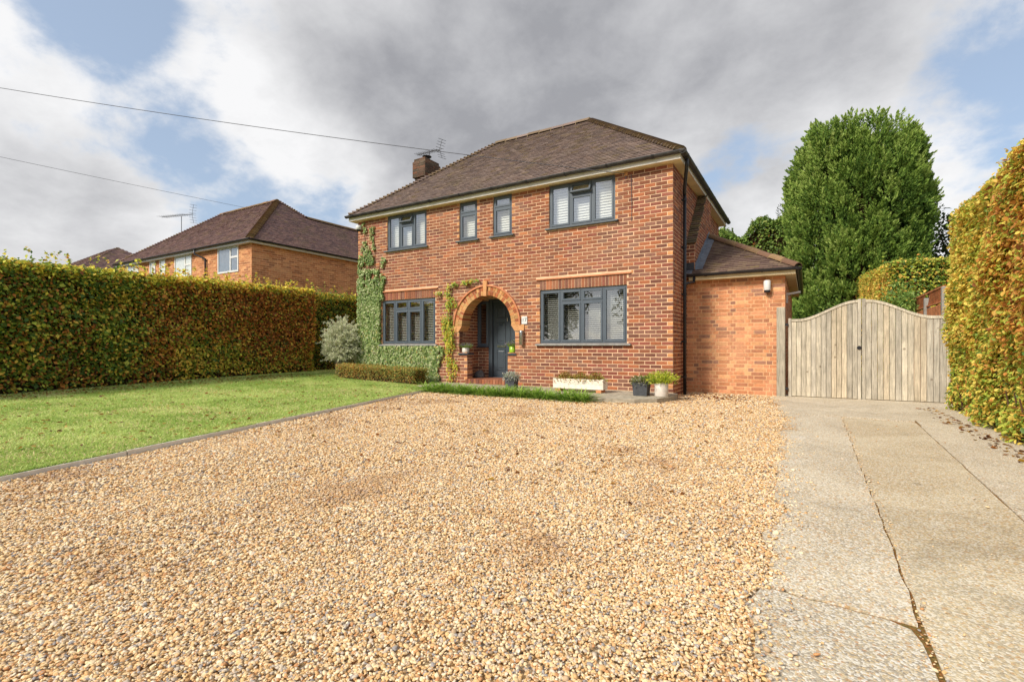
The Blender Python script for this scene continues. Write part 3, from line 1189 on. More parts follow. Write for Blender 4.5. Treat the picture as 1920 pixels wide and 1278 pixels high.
for i in range(NA * 2):
    t0, t1 = math.pi * i / (NA * 2), math.pi * (i + 1) / (NA * 2)
    a0, a1 = AR1 - .002, AR1 + .036
    q = lambda t, r, y: (ACX + r * math.cos(t), y, ASZ + r * math.sin(t))
    hood.quad(q(t0, a0, -.05), q(t1, a0, -.05), q(t1, a1, -.05), q(t0, a1, -.05))
    hood.quad(q(t0, a1, -.05), q(t1, a1, -.05), q(t1, a1, .01), q(t0, a1, .01))
    hood.quad(q(t1, a0, -.05), q(t0, a0, -.05), q(t0, a0, .01), q(t1, a0, .01))
hood.build('hood_mould', 'creasing', archo)
ks = MB()
ks.hexa([(ACX - .040, -.065, ASZ + AR0 - .02), (ACX + .040, -.065, ASZ + AR0 - .02), (ACX + .040, .0, ASZ + AR0 - .02), (ACX - .040, .0, ASZ + AR0 - .02),
         (ACX - .058, -.065, 2.525), (ACX + .058, -.065, 2.525), (ACX + .058, .0, 2.525), (ACX - .058, .0, 2.525)])
ks.build('keystone', 'corbel', archo)
for s_ in (-1, 1):
    cb = MB()
    prof = [(AR0 - .012, ASZ), (.832, 1.288), (1.075, 1.288), (1.085, 1.33), (1.085, ASZ - .004)]
    if s_ < 0:
        prof = prof[::-1]
    n = len(prof)
    vv = [(ACX + s_ * p, -.03, z) for p, z in prof] + [(ACX + s_ * p, .325, z) for p, z in prof]
    fs = [tuple(range(n)), tuple(range(2 * n - 1, n - 1, -1))]
    for i in range(n):
        j_ = (i + 1) % n
        fs.append((j_, i, n + i, n + j_))
    cb.add(vv, fs)
    cb.build('corbel', 'corbel', archo)

porch = MB()
LX, RX, BY = OPN[0], OPN[1], .84
porch.quad((LX, 0, .05), (LX, BY, .05), (LX, BY, 2.32), (LX, .30, 2.32))
porch.quad((RX, BY, .05), (RX, 0, .05), (RX, .30, 2.32), (RX, BY, 2.32))
porch.quad((LX, BY, .05), (-4.94, BY, .05), (-4.94, BY, .90), (LX, BY, .90))
porch.quad((LX, BY, 2.1), (RX, BY, 2.1), (RX, BY, 2.32), (LX, BY, 2.32))
porch.quad((PIER[0], 0, .02), (PIER[0], .22, .02), (PIER[0], .22, .72), (PIER[0], 0, .72))
porch.quad((PIER[0], .22, .02), (LX, .22, .02), (LX, .22, .72), (PIER[0], .22, .72))
porch.quad((PIER[1], .22, .02), (PIER[1], 0, .02), (PIER[1], 0, .72), (PIER[1], .22, .72))
porch.quad((RX, .22, .02), (PIER[1], .22, .02), (PIER[1], .22, .72), (RX, .22, .72))
po = porch.build('porch_wall', 'mortar', house)
mm = MB()
lay(mm, courses(0.0, BY, .1, 2.3, lambda za, zb: ([(0, .33)] if za > 1.29 else ([(0, .23)] if zb < .72 else [])), 'stretcher'), lambda u, d, z: (LX - d, u, z))
lay(mm, courses(LX + .01, -4.94, .1, .90, None, 'stretcher'), lambda u, d, z: (u, BY + d, z))
lay(mm, courses(0.004, .22, .1, .72, None, 'stretcher', pale_prob=.3), lambda u, d, z: (PIER[0] - d, u, z))
mm.build('brickwork', 'brick', po, kind='stuff')
MB().quad((LX - .2, .0, 2.32), (RX + .2, .0, 2.32), (RX + .2, BY + .1, 2.32), (LX - .2, BY + .1, 2.32)).build('porch_ceiling', 'white_paint', house)
fl = MB().box(PIER[0] - .02, PIER[1] + .02, -.04, BY + .02, -.1, .1).box(LX + .003, RX - .003, .225, BY, .0, .099).build('porch_floor', 'mortar_grey', house)
nb = 15
for k in range(nb):                                   # brick-on-edge step
    pw = (PIER[1] - PIER[0] + .04) / nb
    c = pick(BR_FRONT, BR_W)
    MB().bbox(PIER[0] - .02 + k * pw + .004, PIER[0] - .02 + (k + 1) * pw - .004, -.06, .17, .0, .112 + random.uniform(-.002, .002), .004, c).build('step_brick', 'brick', fl)
for i in range(6):                                    # quarry tiles
    for k in range(3):
        x0 = LX + .02 + i * .272
        y0 = .18 + k * .215
        if y0 < .23 and (x0 < PIER[0] or x0 + .26 > PIER[1]):
            continue
        MB().bbox(x0, x0 + .264, y0, y0 + .208, .09, .110, .003).build('floor_tile', 'quarry_tile', fl)
for (x0, x1) in ((-5.315, -5.005), (-3.93, -3.61)):
    MB().bbox(x0, x1, -.035, .235, .715, .755, .006).build('pier_ledge', 'slate_black', house)

# sidelight window of the porch
sl = thing('sidelight', 'x', 'x')
del sl['label'], sl['category']
sl.parent = house
f_ = MB()
for (x0, x1, z0, z1) in ((-5.29, -5.21, .93, 2.12), (-5.01, -4.94, .93, 2.12), (-5.21, -5.01, .93, 1.0), (-5.21, -5.01, 2.05, 2.12)):
    f_.bbox(x0, x1, .79, .85, z0, z1, .004)
f_.build('frame', 'frame_grey', sl)
MB().quad((-5.21, .83, 1.0), (-5.01, .83, 1.0), (-5.01, .83, 2.05), (-5.21, .83, 2.05)).build('pane', 'glass', sl)
MB().bbox(-5.36, -4.935, .74, .86, .895, .93, .004).build('sill', 'slate_black', sl)

# front door
dr = thing('front_door', 'x', 'x')
del dr['label'], dr['category']
dr.parent = house
DX0, DX1, DYY = -4.82, -3.92, .88
f_ = MB()
f_.bbox(-4.94, DX0, .80, .90, .10, 2.16, .005)
f_.bbox(DX1, -3.80, .80, .90, .10, 2.16, .005)
f_.bbox(DX0, DX1, .80, .90, 2.09, 2.16, .005)
f_.box(-4.94, -3.80, .78, .92, .10, .135)
f_.build('door_frame', 'door_grey', dr)
d_ = MB()
d_.box(DX0 + .004, DX1 - .004, DYY - .03, DYY + .02, .14, 2.09)
d_.build('door_leaf', 'door_grey', dr)
pan = [(-4.71, -4.43, .30, .86), (-4.31, -4.03, .30, .86), (-4.71, -4.43, 1.0, 1.55), (-4.31, -4.03, 1.0, 1.55), (-4.71, -4.43, 1.66, 1.98), (-4.31, -4.03, 1.66, 1.98)]
for (x0, x1, z0, z1) in pan:
    p_ = MB()
    yf = DYY - .03
    # moulded panel: a proud bead round a raised field
    for (a_, b_, dy) in ((0, .022, .014), (.045, .055, -.002)):
        pass
    o4 = [(x0, z0), (x1, z0), (x1, z1), (x0, z1)]
    ins = lambda e: [(x0 + e, z0 + e), (x1 - e, z0 + e), (x1 - e, z1 - e), (x0 + e, z1 - e)]
    rings = [(o4, yf - .001), (ins(.012), yf - .014), (ins(.024), yf - .002), (ins(.05), yf - .002), (ins(.07), yf - .010)]
    vv = [(x, y, z) for r_, y in rings for x, z in r_]
    fs = []
    for k in range(len(rings) - 1):
        for i in range(4):
            j_ = (i + 1) % 4
            fs.append((4 * k + i, 4 * k + j_, 4 * k + 4 + j_, 4 * k + 4 + i))
    fs.append(tuple(4 * (len(rings) - 1) + i for i in range(4)))
    p_.add(vv, fs)
    p_.build('panel', 'door_grey', dr)
MB().bbox(-4.70, -4.43, DYY - .052, DYY - .03, .905, .955, .005).build('letter_plate', 'chrome', dr)
MB().bbox(-4.06, -4.03, DYY - .045, DYY - .03, .95, 1.20, .004).tube([(-4.045, DYY - .04, 1.08), (-4.045, DYY - .085, 1.08), (-4.17, DYY - .085, 1.08)], .010, 8).build('handle', 'chrome', dr)
MB().tube([(-4.37, DYY - .03, 1.68), (-4.37, DYY - .06, 1.66), (-4.37, DYY - .05, 1.58)], .014, 8).build('knocker', 'chrome', dr)

# ------------------------------------------------------------------ windows
def window(x0, x1, z0, z1, lights, label, vent_open=None, sill_mat='sill_stone', sill_over=.08):
    w = bpy.data.objects.new('window', None)
    COL.objects.link(w)
    w.parent = house
    w['label'] = label
    yf, yb = .028, .095
    fr = MB()
    FT = .048
    fr.bbox(x0, x1, yf, yb, z1 - FT, z1, .004)
    fr.bbox(x0, x1, yf, yb, z0, z0 + FT, .004)
    fr.bbox(x0, x0 + FT, yf, yb, z0 + FT, z1 - FT, .004)
    fr.bbox(x1 - FT, x1, yf, yb, z0 + FT, z1 - FT, .004)
    seen = set()
    for (fx0, fx1, fz0, fz1, vent) in lights:          # fractions of the opening
        if fx1 < .999 and round(fx1, 3) not in seen:
            seen.add(round(fx1, 3))
            xm = x0 + fx1 * (x1 - x0)
            fr.bbox(xm - .028, xm + .028, yf, yb, z0 + FT, z1 - FT, .004)
        if fz1 < .999:
            zm = z0 + fz1 * (z1 - z0)
            a_ = x0 + fx0 * (x1 - x0) + (.028 if fx0 > 0 else FT)
            b_ = x0 + fx1 * (x1 - x0) - (.028 if fx1 < .999 else FT)
            fr.bbox(a_, b_, yf, yb, zm - .028, zm + .028, .004)
    fr.build('frame', 'frame_grey', w)
    for (fx0, fx1, fz0, fz1, vent) in lights:
        a_ = x0 + fx0 * (x1 - x0) + (.028 if fx0 > 0 else FT)
        b_ = x0 + fx1 * (x1 - x0) - (.028 if fx1 < .999 else FT)
        c = z0 + fz0 * (z1 - z0) + (.028 if fz0 > 0 else FT)
        d = z0 + fz1 * (z1 - z0) - (.028 if fz1 < .999 else FT)
        T = .036
        sash = MB()
        # modelled about the top edge so that a top-hung vent can swing
        y0_, y1_ = yf - .012, yf + .045
        for (p, q, r_, s_) in ((a_, b_, d - T, d), (a_, b_, c, c + T), (a_, a_ + T, c + T, d - T), (b_ - T, b_, c + T, d - T)):
            sash.bbox(p - .006 if p == a_ else p, q + .006 if q == b_ else q, y0_, y1_, r_ - (.006 if r_ == c else 0), s_ + (.006 if s_ == d else 0), .005)
        pane = MB().quad((a_ + T, y0_ + .026, c + T), (b_ - T, y0_ + .026, c + T), (b_ - T, y0_ + .026, d - T), (a_ + T, y0_ + .026, d - T))
        so_ = sash.build('sash', 'frame_grey', w)
        pa_ = pane.build('pane', 'glass', w)
        if vent == 'open':
            piv = Vector((0, yf, d))
            M = Matrix.Translation(piv) @ Matrix.Rotation(R(-24), 4, 'X') @ Matrix.Translation(-piv)
            so_.data.transform(M)
            pa_.data.transform(M)
    sl_ = MB()
    sl_.hexa([(x0 - sill_over, -.075, z0 - .042), (x1 + sill_over, -.075, z0 - .042), (x1 + sill_over, .06, z0 - .042), (x0 - sill_over, .06, z0 - .042),
              (x0 - sill_over, -.075, z0 - .012), (x1 + sill_over, -.075, z0 - .012), (x1 + sill_over, .06, z0 + .004), (x0 - sill_over, .06, z0 + .004)])
    sl_.build('sill', sill_mat, w)
    return w


FOUR = [(0, .255, 0, 1, ''), (.255, .50, 0, .765, ''), (.255, .50, .765, 1, ''), (.50, .745, 0, .765, ''), (.50, .745, .765, 1, ''), (.745, 1, 0, 1, '')]
THREE = [(0, .335, 0, 1, ''), (.335, .665, 0, .70, ''), (.335, .665, .70, 1, 'open'), (.665, 1, 0, 1, '')]
ONE = [(0, 1, 0, .70, ''), (0, 1, .70, 1, '')]
wl = ['grey framed four light ground floor window beside the ivy', 'grey framed four light ground floor window right of the porch',
      'grey three light upstairs window above the ivy, top vent open', 'narrow grey upstairs window left of its twin over the porch', 'narrow grey upstairs window right of its twin over the porch', 'grey three light upstairs window near the right corner, top vent open']
for k, (a_, b_, c, d) in enumerate(WINDOWS):
    window(a_, b_, c, d, FOUR if k < 2 else (ONE if k in (3, 4) else THREE), wl[k], None, 'sill_stone' if k < 2 else 'sill_slate', .09 if k < 2 else .07)

# blinds: things of their own, hanging behind the glass
bl_lab = ['white slatted blind behind the ground floor window beside the ivy', 'white slatted blind behind the ground floor window right of the porch',
          'white shutter slats behind the upstairs window above the ivy', 'white shutter slats behind the left narrow upstairs window', 'white shutter slats behind the right narrow upstairs window', 'white shutter slats behind the upstairs window near the right corner']
for k, (a_, b_, c, d) in enumerate(WINDOWS):
    low = k < 2
    t = thing('venetian_blind', bl_lab[k], 'blind', ((a_ + b_) / 2, .17, c), 'white window blinds')
    W2 = (b_ - a_) / 2 - .02
    H = d - c
    MB().bbox(-W2, W2, -.028, .028, H - .06, H - .012, .004).build('head_rail', 'blind_white', t)
    MB().bbox(-W2, W2, -.024, .024, .012, .032, .004).build('bottom_rail', 'blind_white', t)
    pitch = .0455 if low else .058
    dep, tilt = (.046, R(14)) if low else (.068, R(64))
    sm = MB()
    cth, sth = math.cos(tilt), math.sin(tilt)
    pr = []
    for q_ in (-.5, -.17, .17, .5):
        y_ = q_ * dep
        z_ = .004 * (1 - (2 * q_) ** 2)
        pr.append((y_ * cth - z_ * sth, y_ * sth + z_ * cth))
    vv = [(-W2, y_, z_) for y_, z_ in pr] + [(W2, y_, z_) for y_, z_ in pr] + [(-W2, y_, z_ - .003) for y_, z_ in pr] + [(W2, y_, z_ - .003) for y_, z_ in pr]
    fs = [(i, 4 + i, 5 + i, i + 1) for i in range(3)] + [(8 + i + 1, 12 + i + 1, 12 + i, 8 + i) for i in range(3)] + [(0, 8, 12, 4), (3, 7, 15, 11)]
    sm.add(vv, fs)
    sme = sm.mesh('slat')
    sme.materials.append(MATS['blind_white'])
    nsl = int((H - .11) / pitch)
    for i in range(nsl):
        link('slat', sme, None, t, (0, 0, .06 + (i + .3) * (H - .13) / nsl))
    nx = max(2, int((b_ - a_) / .5) * 2)
    for i in range(nx):
        xx_ = -W2 + (i + .5) * 2 * W2 / nx
        MB().tube([(xx_, -.026, .02), (xx_, -.026, H - .03)], .0022, 5).build('ladder_cord', 'blind_white', t)

# ------------------------------------------------------------------ roofs
TILE_PAL = [S(131, 114, 106, .90), S(125, 108, 101, .90), S(137, 119, 109, .90), S(120, 104, 98, .90), S(133, 113, 103, .90), S(141, 122, 111, .90)]
TILE_PAL_N = [S(120, 96, 92, .92), S(128, 100, 95, .92), S(112, 90, 88, .92), S(134, 108, 99, .92)]


def tile_slope(E0, E1, T0, T1, pal=TILE_PAL, gauge=.1, width=.168, lichen=.10, z_warm=None):
    """list of tiles (8 verts each) covering the slope E0-E1-T1-T0, course by course from the eave"""
    E0, E1, T0, T1 = map(Vector, (E0, E1, T0, T1))
    a_ = (E1 - E0).normalized()
    tv = T0 - E0
    s_ = (tv - a_ * tv.dot(a_))
    Ls = s_.length
    s_.normalize()
    n_ = a_.cross(s_).normalized()
    if n_.z < 0:
        n_ = -n_
    LE = (E1 - E0).length
    t0, t1 = (T0 - E0).dot(a_), (T1 - E0).dot(a_)
    nc = max(1, round(Ls / gauge))
    gz = Ls / nc
    out = []
    for k in range(nc):
        v0 = k * gz
        f = (k + .45) / nc
        lo = t0 * f
        hi = LE + (t1 - LE) * f
        off = (width / 2 if k % 2 else 0) + random.uniform(-.004, .004)
        x = math.floor((lo - off) / width) * width + off
        while x < hi:
            p, q = max(x + .0015, lo - .02), min(x + width - .0015, hi + .02)
            x += width
            if q - p < .012:
                continue
            r1, r2, r3 = (random.uniform(-.003, .004) for _ in range(3))
            up, lw = .004, .032 + r1
            vlo, vhi = v0 - .022 + r3, min(v0 + gz + .035, Ls + .01)
            P_ = lambda uu, vv, h_: E0 + a_ * uu + s_ * vv + n_ * h_
            pts = [P_(p, vlo, lw - .018), P_(q, vlo, lw - .018 + r2), P_(q, vhi, up - .014), P_(p, vhi, up - .014),
                   P_(p, vlo, lw), P_(q, vlo, lw + r2), P_(q, vhi, up), P_(p, vhi, up)]
            c = random.choice(pal)
            kk = random.uniform(.90, 1.10)
            c = tuple(v * kk for v in c)
            if random.random() < lichen * (0.4 + 1.8 * (k / nc) ** 2):
                c = tuple(.55 * v + .45 * w for v, w in zip(c, S(150, 130, 84, .7)))
            out.append((pts, c))
    return out


TF = [(4, 5, 6, 7), (0, 1, 5, 4), (1, 2, 6, 5), (3, 0, 4, 7)]


def tiles_to(mb, tl):
    for pts, c in tl:
        mb.add(pts, TF, c)


def bonnet(p, h_, t_, n_, length, c_tile, c_mortar, r=.125):
    """one bonnet hip tile at p, hip direction h_, sideways t_, up n_"""
    mb = MB()
    seg = 6
    rows = []
    for (al, rr, lift) in ((-.02, r, .068), (length, r * .62, -.010)):
        for th in (0, .016):
            ring = []
            for k in range(seg + 1):
                a_ = R(-68 + 136 * k / seg)
                ring.append(p + h_ * al + t_ * (math.sin(a_) * (rr - th)) + n_ * (lift + (math.cos(a_) - 1) * (rr * .75) - th + .02))
            rows.append(ring)
    vv = [q for rg_ in rows for q in rg_]
    m_ = seg + 1
    fs = []
    for k in range(seg):
        fs.append((k, k + 1, 2 * m_ + k + 1, 2 * m_ + k))
        fs.append((m_ + k, k + m_ + 1 - m_ + m_, k + 1, k) if False else (k, m_ + k, m_ + k + 1, k + 1))
    fs.append((0, 2 * m_, 3 * m_, m_))
    fs.append((m_ - 1, 2 * m_ - 1, 4 * m_ - 1, 3 * m_ - 1))
    mb.add(vv, fs, c_tile)
    # pointing that fills the open lower end
    fill = [p + h_ * -.008 + t_ * (math.sin(R(-68 + 136 * k / seg)) * (r - .017)) + n_ * (.068 + (math.cos(R(-68 + 136 * k / seg)) - 1) * (r * .75) + .002) for k in range(seg + 1)]
    mb.add(fill, [tuple(range(seg + 1))], c_mortar)
    return mb


def hip_frame(A, B):
    A, B = Vector(A), Vector(B)
    h_ = (B - A).normalized()
    t_ = Vector((h_.y, -h_.x, 0)).normalized()
    n_ = t_.cross(h_).normalized()
    if n_.z < 0:
        n_ = -n_
    return A, B, h_, t_, n_


def hip_line(parent, A, B, n, pal_t, single=True, r=.16, start=0.06):
    A, B, h_, t_, n_ = hip_frame(A, B)
    L = (B - A).length
    acc = MB()
    for k in range(n):
        p = A + h_ * (start + k * (L - start) / n)
        c = jit(random.choice(pal_t), .8, 1.15)
        if random.random() < .4:
            c = tuple(.5 * v + .5 * w for v, w in zip(c, S(152, 128, 84, .7)))
        mb = bonnet(p, h_, t_, n_, L / n * 1.35, c, jit(S(206, 178, 134, .8), .6, 1.1), r)
        if single:
            mb.build('hip_tile', 'tile', parent, smooth=False)
        else:
            acc.add(mb.v, mb.f)
            acc.c[-len(mb.c):] = mb.c
    if not single:
        acc.build('hip_tiling', 'tile', parent, kind='stuff')


def ridge_line(parent, A, B, n, pal_t, r=.13, single=True, name='ridge_tile'):
    A, B, h_, t_, n_ = hip_frame(A, B)
    L = (B - A).length
    acc = MB()
    for k in range(n):
        c = jit(random.choice(pal_t), .85, 1.15)
        if random.random() < .6:
            c = tuple(.5 * v + .5 * w for v, w in zip(c, S(150, 126, 86, .7)))
        mb = MB()
        a0, a1 = k * L / n + .006, (k + 1) * L / n - .006
        seg = 8
        dz = random.uniform(-.006, .008)
        rr = r * random.uniform(.97, 1.03)
        rows = []
        for al in (a0, a1):
            for th in (0, .018):
                rows.append([A + h_ * al + t_ * (math.sin(R(-80 + 160 * q / seg)) * (rr - th)) + n_ * (math.cos(R(-80 + 160 * q / seg)) * (rr - th) - .045 + dz) for q in range(seg + 1)])
        vv = [q for rg_ in rows for q in rg_]
        m_ = seg + 1
        fs = []
        for q in range(seg):
            fs.append((q, q + 1, 2 * m_ + q + 1, 2 * m_ + q))
            fs.append((q, m_ + q, m_ + q + 1, q + 1))
            fs.append((2 * m_ + q, 2 * m_ + q + 1, 3 * m_ + q + 1, 3 * m_ + q))
        mb.add(vv, fs, c)
        # mortar joint
        mb.tube([A + h_ * (a1 - .004) + n_ * (-.045), A + h_ * (a1 + .014) + n_ * (-.045)], rr * .985, 14, S(176, 152, 116, .6))
        if single:
            mb.build(name, 'tile', parent)
        else:
            b0 = len(acc.c)
            acc.add(mb.v, mb.f)
            acc.c[b0:] = mb.c
    if not single:
        acc.build('ridge_tiling', 'tile', parent, kind='stuff')


EZ, RZ, OV = 4.715, 7.26, .20
HD = WD / 2 + OV
RXR, RXL, RY = OV - HD, WL - OV + HD, WD / 2
eFL, eFR, eBR, eBL = (WL - OV, -OV, EZ), (OV, -OV, EZ), (OV, WD + OV, EZ), (WL - OV, WD + OV, EZ)
rL, rR = (RXL, RY, RZ), (RXR, RY, RZ)
deck = MB()
dn = lambda p, k=.012: (p[0], p[1], p[2] - k)
deck.poly([dn(eFL), dn(eFR), dn(rR), dn(rL)]).poly([dn(eFR), dn(eBR), dn(rR)]).poly([dn(eBR), dn(eBL), dn(rL), dn(rR)]).poly([dn(eBL), dn(eFL), dn(rL)])
roof = deck.build('roof', 'soil', house)
tl = tile_slope(eFL, eFR, rL, rR)
tr = tile_slope(eFR, eBR, rR, rR)
tb = tile_slope(eBR, eBL, rR, rL)
tleft = tile_slope(eBL, eFL, rL, rL)
# the tiles nearest the camera are single pieces: the front slope above its right end
dist_ = lambda t: (sum((p for p in t[0]), Vector()) / 8 - CAM).length
idx = sorted(range(len(tl)), key=lambda k: dist_(tl[k]))
near = set(idx[:300])
for k in sorted(near):
    MB().add(tl[k][0], TF, tl[k][1]).build('roof_tile', 'tile', roof)
mm = MB()
tiles_to(mm, [t for k, t in enumerate(tl) if k not in near] + tr + tleft + tb)
mm.build('tiling', 'tile', roof, kind='stuff')
hip_line(roof, eFR, rR, 40, TILE_PAL)
hip_line(roof, eFL, rL, 40, TILE_PAL)
hip_line(roof, eBR, rR, 30, TILE_PAL, single=False)
hip_line(roof, eBL, rL, 30, TILE_PAL, single=False)
ridge_line(roof, rL, rR, 8, TILE_PAL)

# soffit, fascia
FO = .17
sf = MB()
for (x0, x1, y0, y1) in ((WL - FO, FO, -FO, -.002), (.002, FO, 0, WD + FO), (WL - FO, WL - .002, 0, WD + FO), (WL, 0, WD + .002, WD + FO)):
    sf.box(x0, x1, y0, y1, 4.572, 4.584)
sf.build('soffit', 'cream_soffit', house)
for (x0, x1, y0, y1) in ((WL - FO - .018, FO + .018, -FO - .018, -FO), (FO, FO + .018, -FO, WD + FO), (WL - FO - .018, WL - FO, -FO, WD + FO), (WL - FO, FO, WD + FO, WD + FO + .018)):
    MB().box(x0, x1, y0, y1, 4.562, 4.69).build('fascia', 'white_paint', house)


def gutter(A, B, r=.062, name='gutter', mat='gutter_grey', parent=None, brackets=.9, end_caps=True):
    A, B = Vector(A), Vector(B)
    h_ = (B - A).normalized()
    t_ = Vector((h_.y, -h_.x, 0)).normalized()
    mb = MB()
    seg = 10
    rows = []
    for al in (A, B):
        for rr in (r, r - .005):
            rows.append([al + t_ * (math.cos(math.pi * k / seg) * rr) + Vector((0, 0, -math.sin(math.pi * k / seg) * rr)) for k in range(seg + 1)])
    vv = [q for rg_ in rows for q in rg_]
    m_ = seg + 1
    fs = []
    for k in range(seg):
        fs.append((k, k + 1, 2 * m_ + k + 1, 2 * m_ + k))
        fs.append((m_ + k, 3 * m_ + k, 3 * m_ + k + 1, m_ + k + 1))
        fs.append((k, m_ + k, m_ + k + 1, k + 1))
        fs.append((2 * m_ + k, 2 * m_ + k + 1, 3 * m_ + k + 1, 3 * m_ + k))
    fs.append((0, 2 * m_, 3 * m_, m_))
    fs.append((seg, m_ + seg, 3 * m_ + seg, 2 * m_ + seg))
    mb.add(vv, fs)
    go_ = mb.build(name, mat, parent)
    L = (B - A).length
    nbk = max(2, int(L / brackets))
    for k in range(nbk):
        p = A + h_ * ((k + .35) * L / nbk)
        b_ = MB()
        rr = r + .007
        ww = .028 if k % 3 else .055
        pts = []
        for al in (-ww / 2, ww / 2):
            pts.append([p + h_ * al + t_ * (math.cos(math.pi * q / seg) * rr) + Vector((0, 0, -math.sin(math.pi * q / seg) * rr)) for q in range(seg + 1)])
        vv = pts[0] + pts[1]
        fs = [(q, q + 1, m_ + q + 1, m_ + q) for q in range(seg)]
        b_.add(vv, fs)
        b_.build('bracket', 'black_plastic', go_)
    return go_


gy = -FO - .018 - .058
gutter((WL - FO - .07, gy, 4.700), (FO + .12, gy, 4.700), parent=house, brackets=.92)
gutter((FO + .076, gy - .05, 4.683), (FO + .076, WD + FO + .1, 4.683), parent=house, brackets=.8)

# downpipe at the right corner: swan neck from the side gutter to the wall
dp = MB()
dp.tube([(FO + .076, .10, 4.65), (FO + .076, .10, 4.50), (.066, .74, 4.20), (.066, .78, 4.12)], .036, 12)
dp.tube([(.066, .78, 4.16), (.066, .78, -.10)], .034, 12)
dpo = dp.build('downpipe', 'black_plastic', house, smooth=True)
for z in (4.0, 3.0, 2.0, 1.0, .25):
    MB().tube([(.066, .78, z), (.066, .78, z + .05)], .042, 12).box(.0, .066, .745, .815, z + .01, z + .04).build('pipe_clip', 'black_plastic', dpo)

# ------------------------------------------------------------------ side extension
EX1, EY0, EY1, EWH = 1.905, 1.33, 6.5, 2.36
ex = MB()
ex.quad((0, EY0, -.2), (EX1, EY0, -.2), (EX1, EY0, EWH), (0, EY0, EWH))
ex.quad((EX1, EY0, -.2), (EX1, EY1, -.2), (EX1, EY1, EWH), (EX1, EY0, EWH))
ex.quad((EX1, EY1, -.2), (0, EY1, -.2), (0, EY1, EWH), (EX1, EY1, EWH))
exo = ex.build('extension_wall', 'mortar_grey', house)
mm = MB()
lay(mm, courses(.002, EX1, -.16, EWH - .004, None, 'flemish', BR_EXT, BR_EXTW, j=.0115), lambda u, d, z: (u, EY0 + d, z), .004)
lay(mm, courses(EY0, EY1, -.16, EWH - .004, None, 'flemish', BR_EXT, BR_EXTW, j=.0115), lambda u, d, z: (EX1 - d, u, z), .004)
mm.build('brickwork', 'brick', exo, kind='stuff')
# roof: front slope hipped into a lean-to
XE, YE, ZE = 2.13, 1.10, 2.475
sl_t = 0.60
hx = PRX
top_y = YE + (XE - hx)
ZT = ZE + (XE - hx) * sl_t
er = MB()
er.poly([(0, YE, ZE - .012), (XE, YE, ZE - .012), (0, YE + XE, ZE + XE * sl_t - .012)])
er.poly([(XE, YE, ZE - .012), (XE, EY1 + .2, ZE - .012), (0, EY1 + .2, ZE + XE * sl_t - .012), (0, YE + XE, ZE + XE * sl_t - .012)])
ero = er.build('extension_roof', 'soil', house)
t1_ = tile_slope((0.02, YE, ZE), (XE, YE, ZE), (0.02, YE + XE, ZE + XE * sl_t), (0.02, YE + XE, ZE + XE * sl_t), gauge=.1, lichen=.05, pal=[S(128, 106, 94, .8), S(116, 94, 86, .8), S(140, 118, 100, .8)])
t2_ = tile_slope((XE, YE, ZE), (XE, EY1 + .2, ZE), (0.02, YE + XE, ZE + XE * sl_t), (.02, EY1 + .2, ZE + XE * sl_t), gauge=.1)
for t in t1_:
    MB().add(t[0], TF, t[1]).build('roof_tile', 'tile', ero)
mm = MB()
tiles_to(mm, t2_)
mm.build('tiling', 'tile', ero, kind='stuff')
ridge_line(ero, (XE + .02, YE - .02, ZE + .03), (hx + .03, top_y - .03, ZT + .03), 8, [S(150, 116, 92, .8), S(164, 130, 100, .8), S(136, 104, 84, .8)], r=.10, name='hip_tile')
sf = MB().box(.08, EX1 + .17, EY0 - .19, EY0 - .004, EWH, EWH + .012).box(EX1 + .004, EX1 + .17, EY0, EY1, EWH, EWH + .012).build('extension_soffit', 'cream_soffit', house)
MB().box(.08, EX1 + .188, EY0 - .208, EY0 - .19, EWH - .006, ZE - .01).build('fascia', 'cream_soffit', house)
MB().box(EX1 + .17, EX1 + .188, EY0 - .19, EY1, EWH - .006, ZE - .01).build('fascia', 'cream_soffit', house)
gutter((.06, EY0 - .262, ZE - .006), (EX1 + .30, EY0 - .262, ZE - .006), .050, 'gutter', 'black_plastic', house, .8)
gutter((EX1 + .245, EY0 - .31, ZE - .008), (EX1 + .245, EY1, ZE - .008), .050, 'gutter', 'black_plastic', house, .45)
MB().tube([(.20, EY0 - .262, ZE - .05), (.20, EY0 - .262, ZE - .17), (.10, .80, ZE - .22), (.075, .785, ZE - .26)], .028, 10).build('gutter_outlet', 'black_plastic', house, smooth=True)
# lead flashings
zr = lambda y: ZE + (y - YE) * sl_t
ld = MB()
ld.hexa([(PRX + .004, PY0, zr(PY0) + .030), (PRX + .16, PY0 - .02, zr(PY0) + .032), (PRX + .17, top_y - .16, zr(top_y - .16) + .034), (PRX + .004, top_y - .04, zr(top_y - .04) + .030),
         (PRX + .004, PY0, zr(PY0) + .036), (PRX + .16, PY0 - .02, zr(PY0) + .037), (PRX + .17, top_y - .16, zr(top_y - .16) + .039), (PRX + .004, top_y - .04, zr(top_y - .04) + .036)])
for k in range(5):                                    # stepped upstand
    y0 = PY0 + k * (top_y - PY0) / 5
    y1 = PY0 + (k + 1) * (top_y - PY0) / 5
    ld.hexa([(PRX + .007, y0, zr(y0)), (PRX + .013, y0, zr(y0)), (PRX + .013, y1 + .01, zr(y1)), (PRX + .007, y1 + .01, zr(y1)),
             (PRX + .007, y0, zr(y0) + .17), (PRX + .013, y0, zr(y0) + .17), (PRX + .013, y1 + .01, zr(y1) + .15), (PRX + .007, y1 + .01, zr(y1) + .15)])
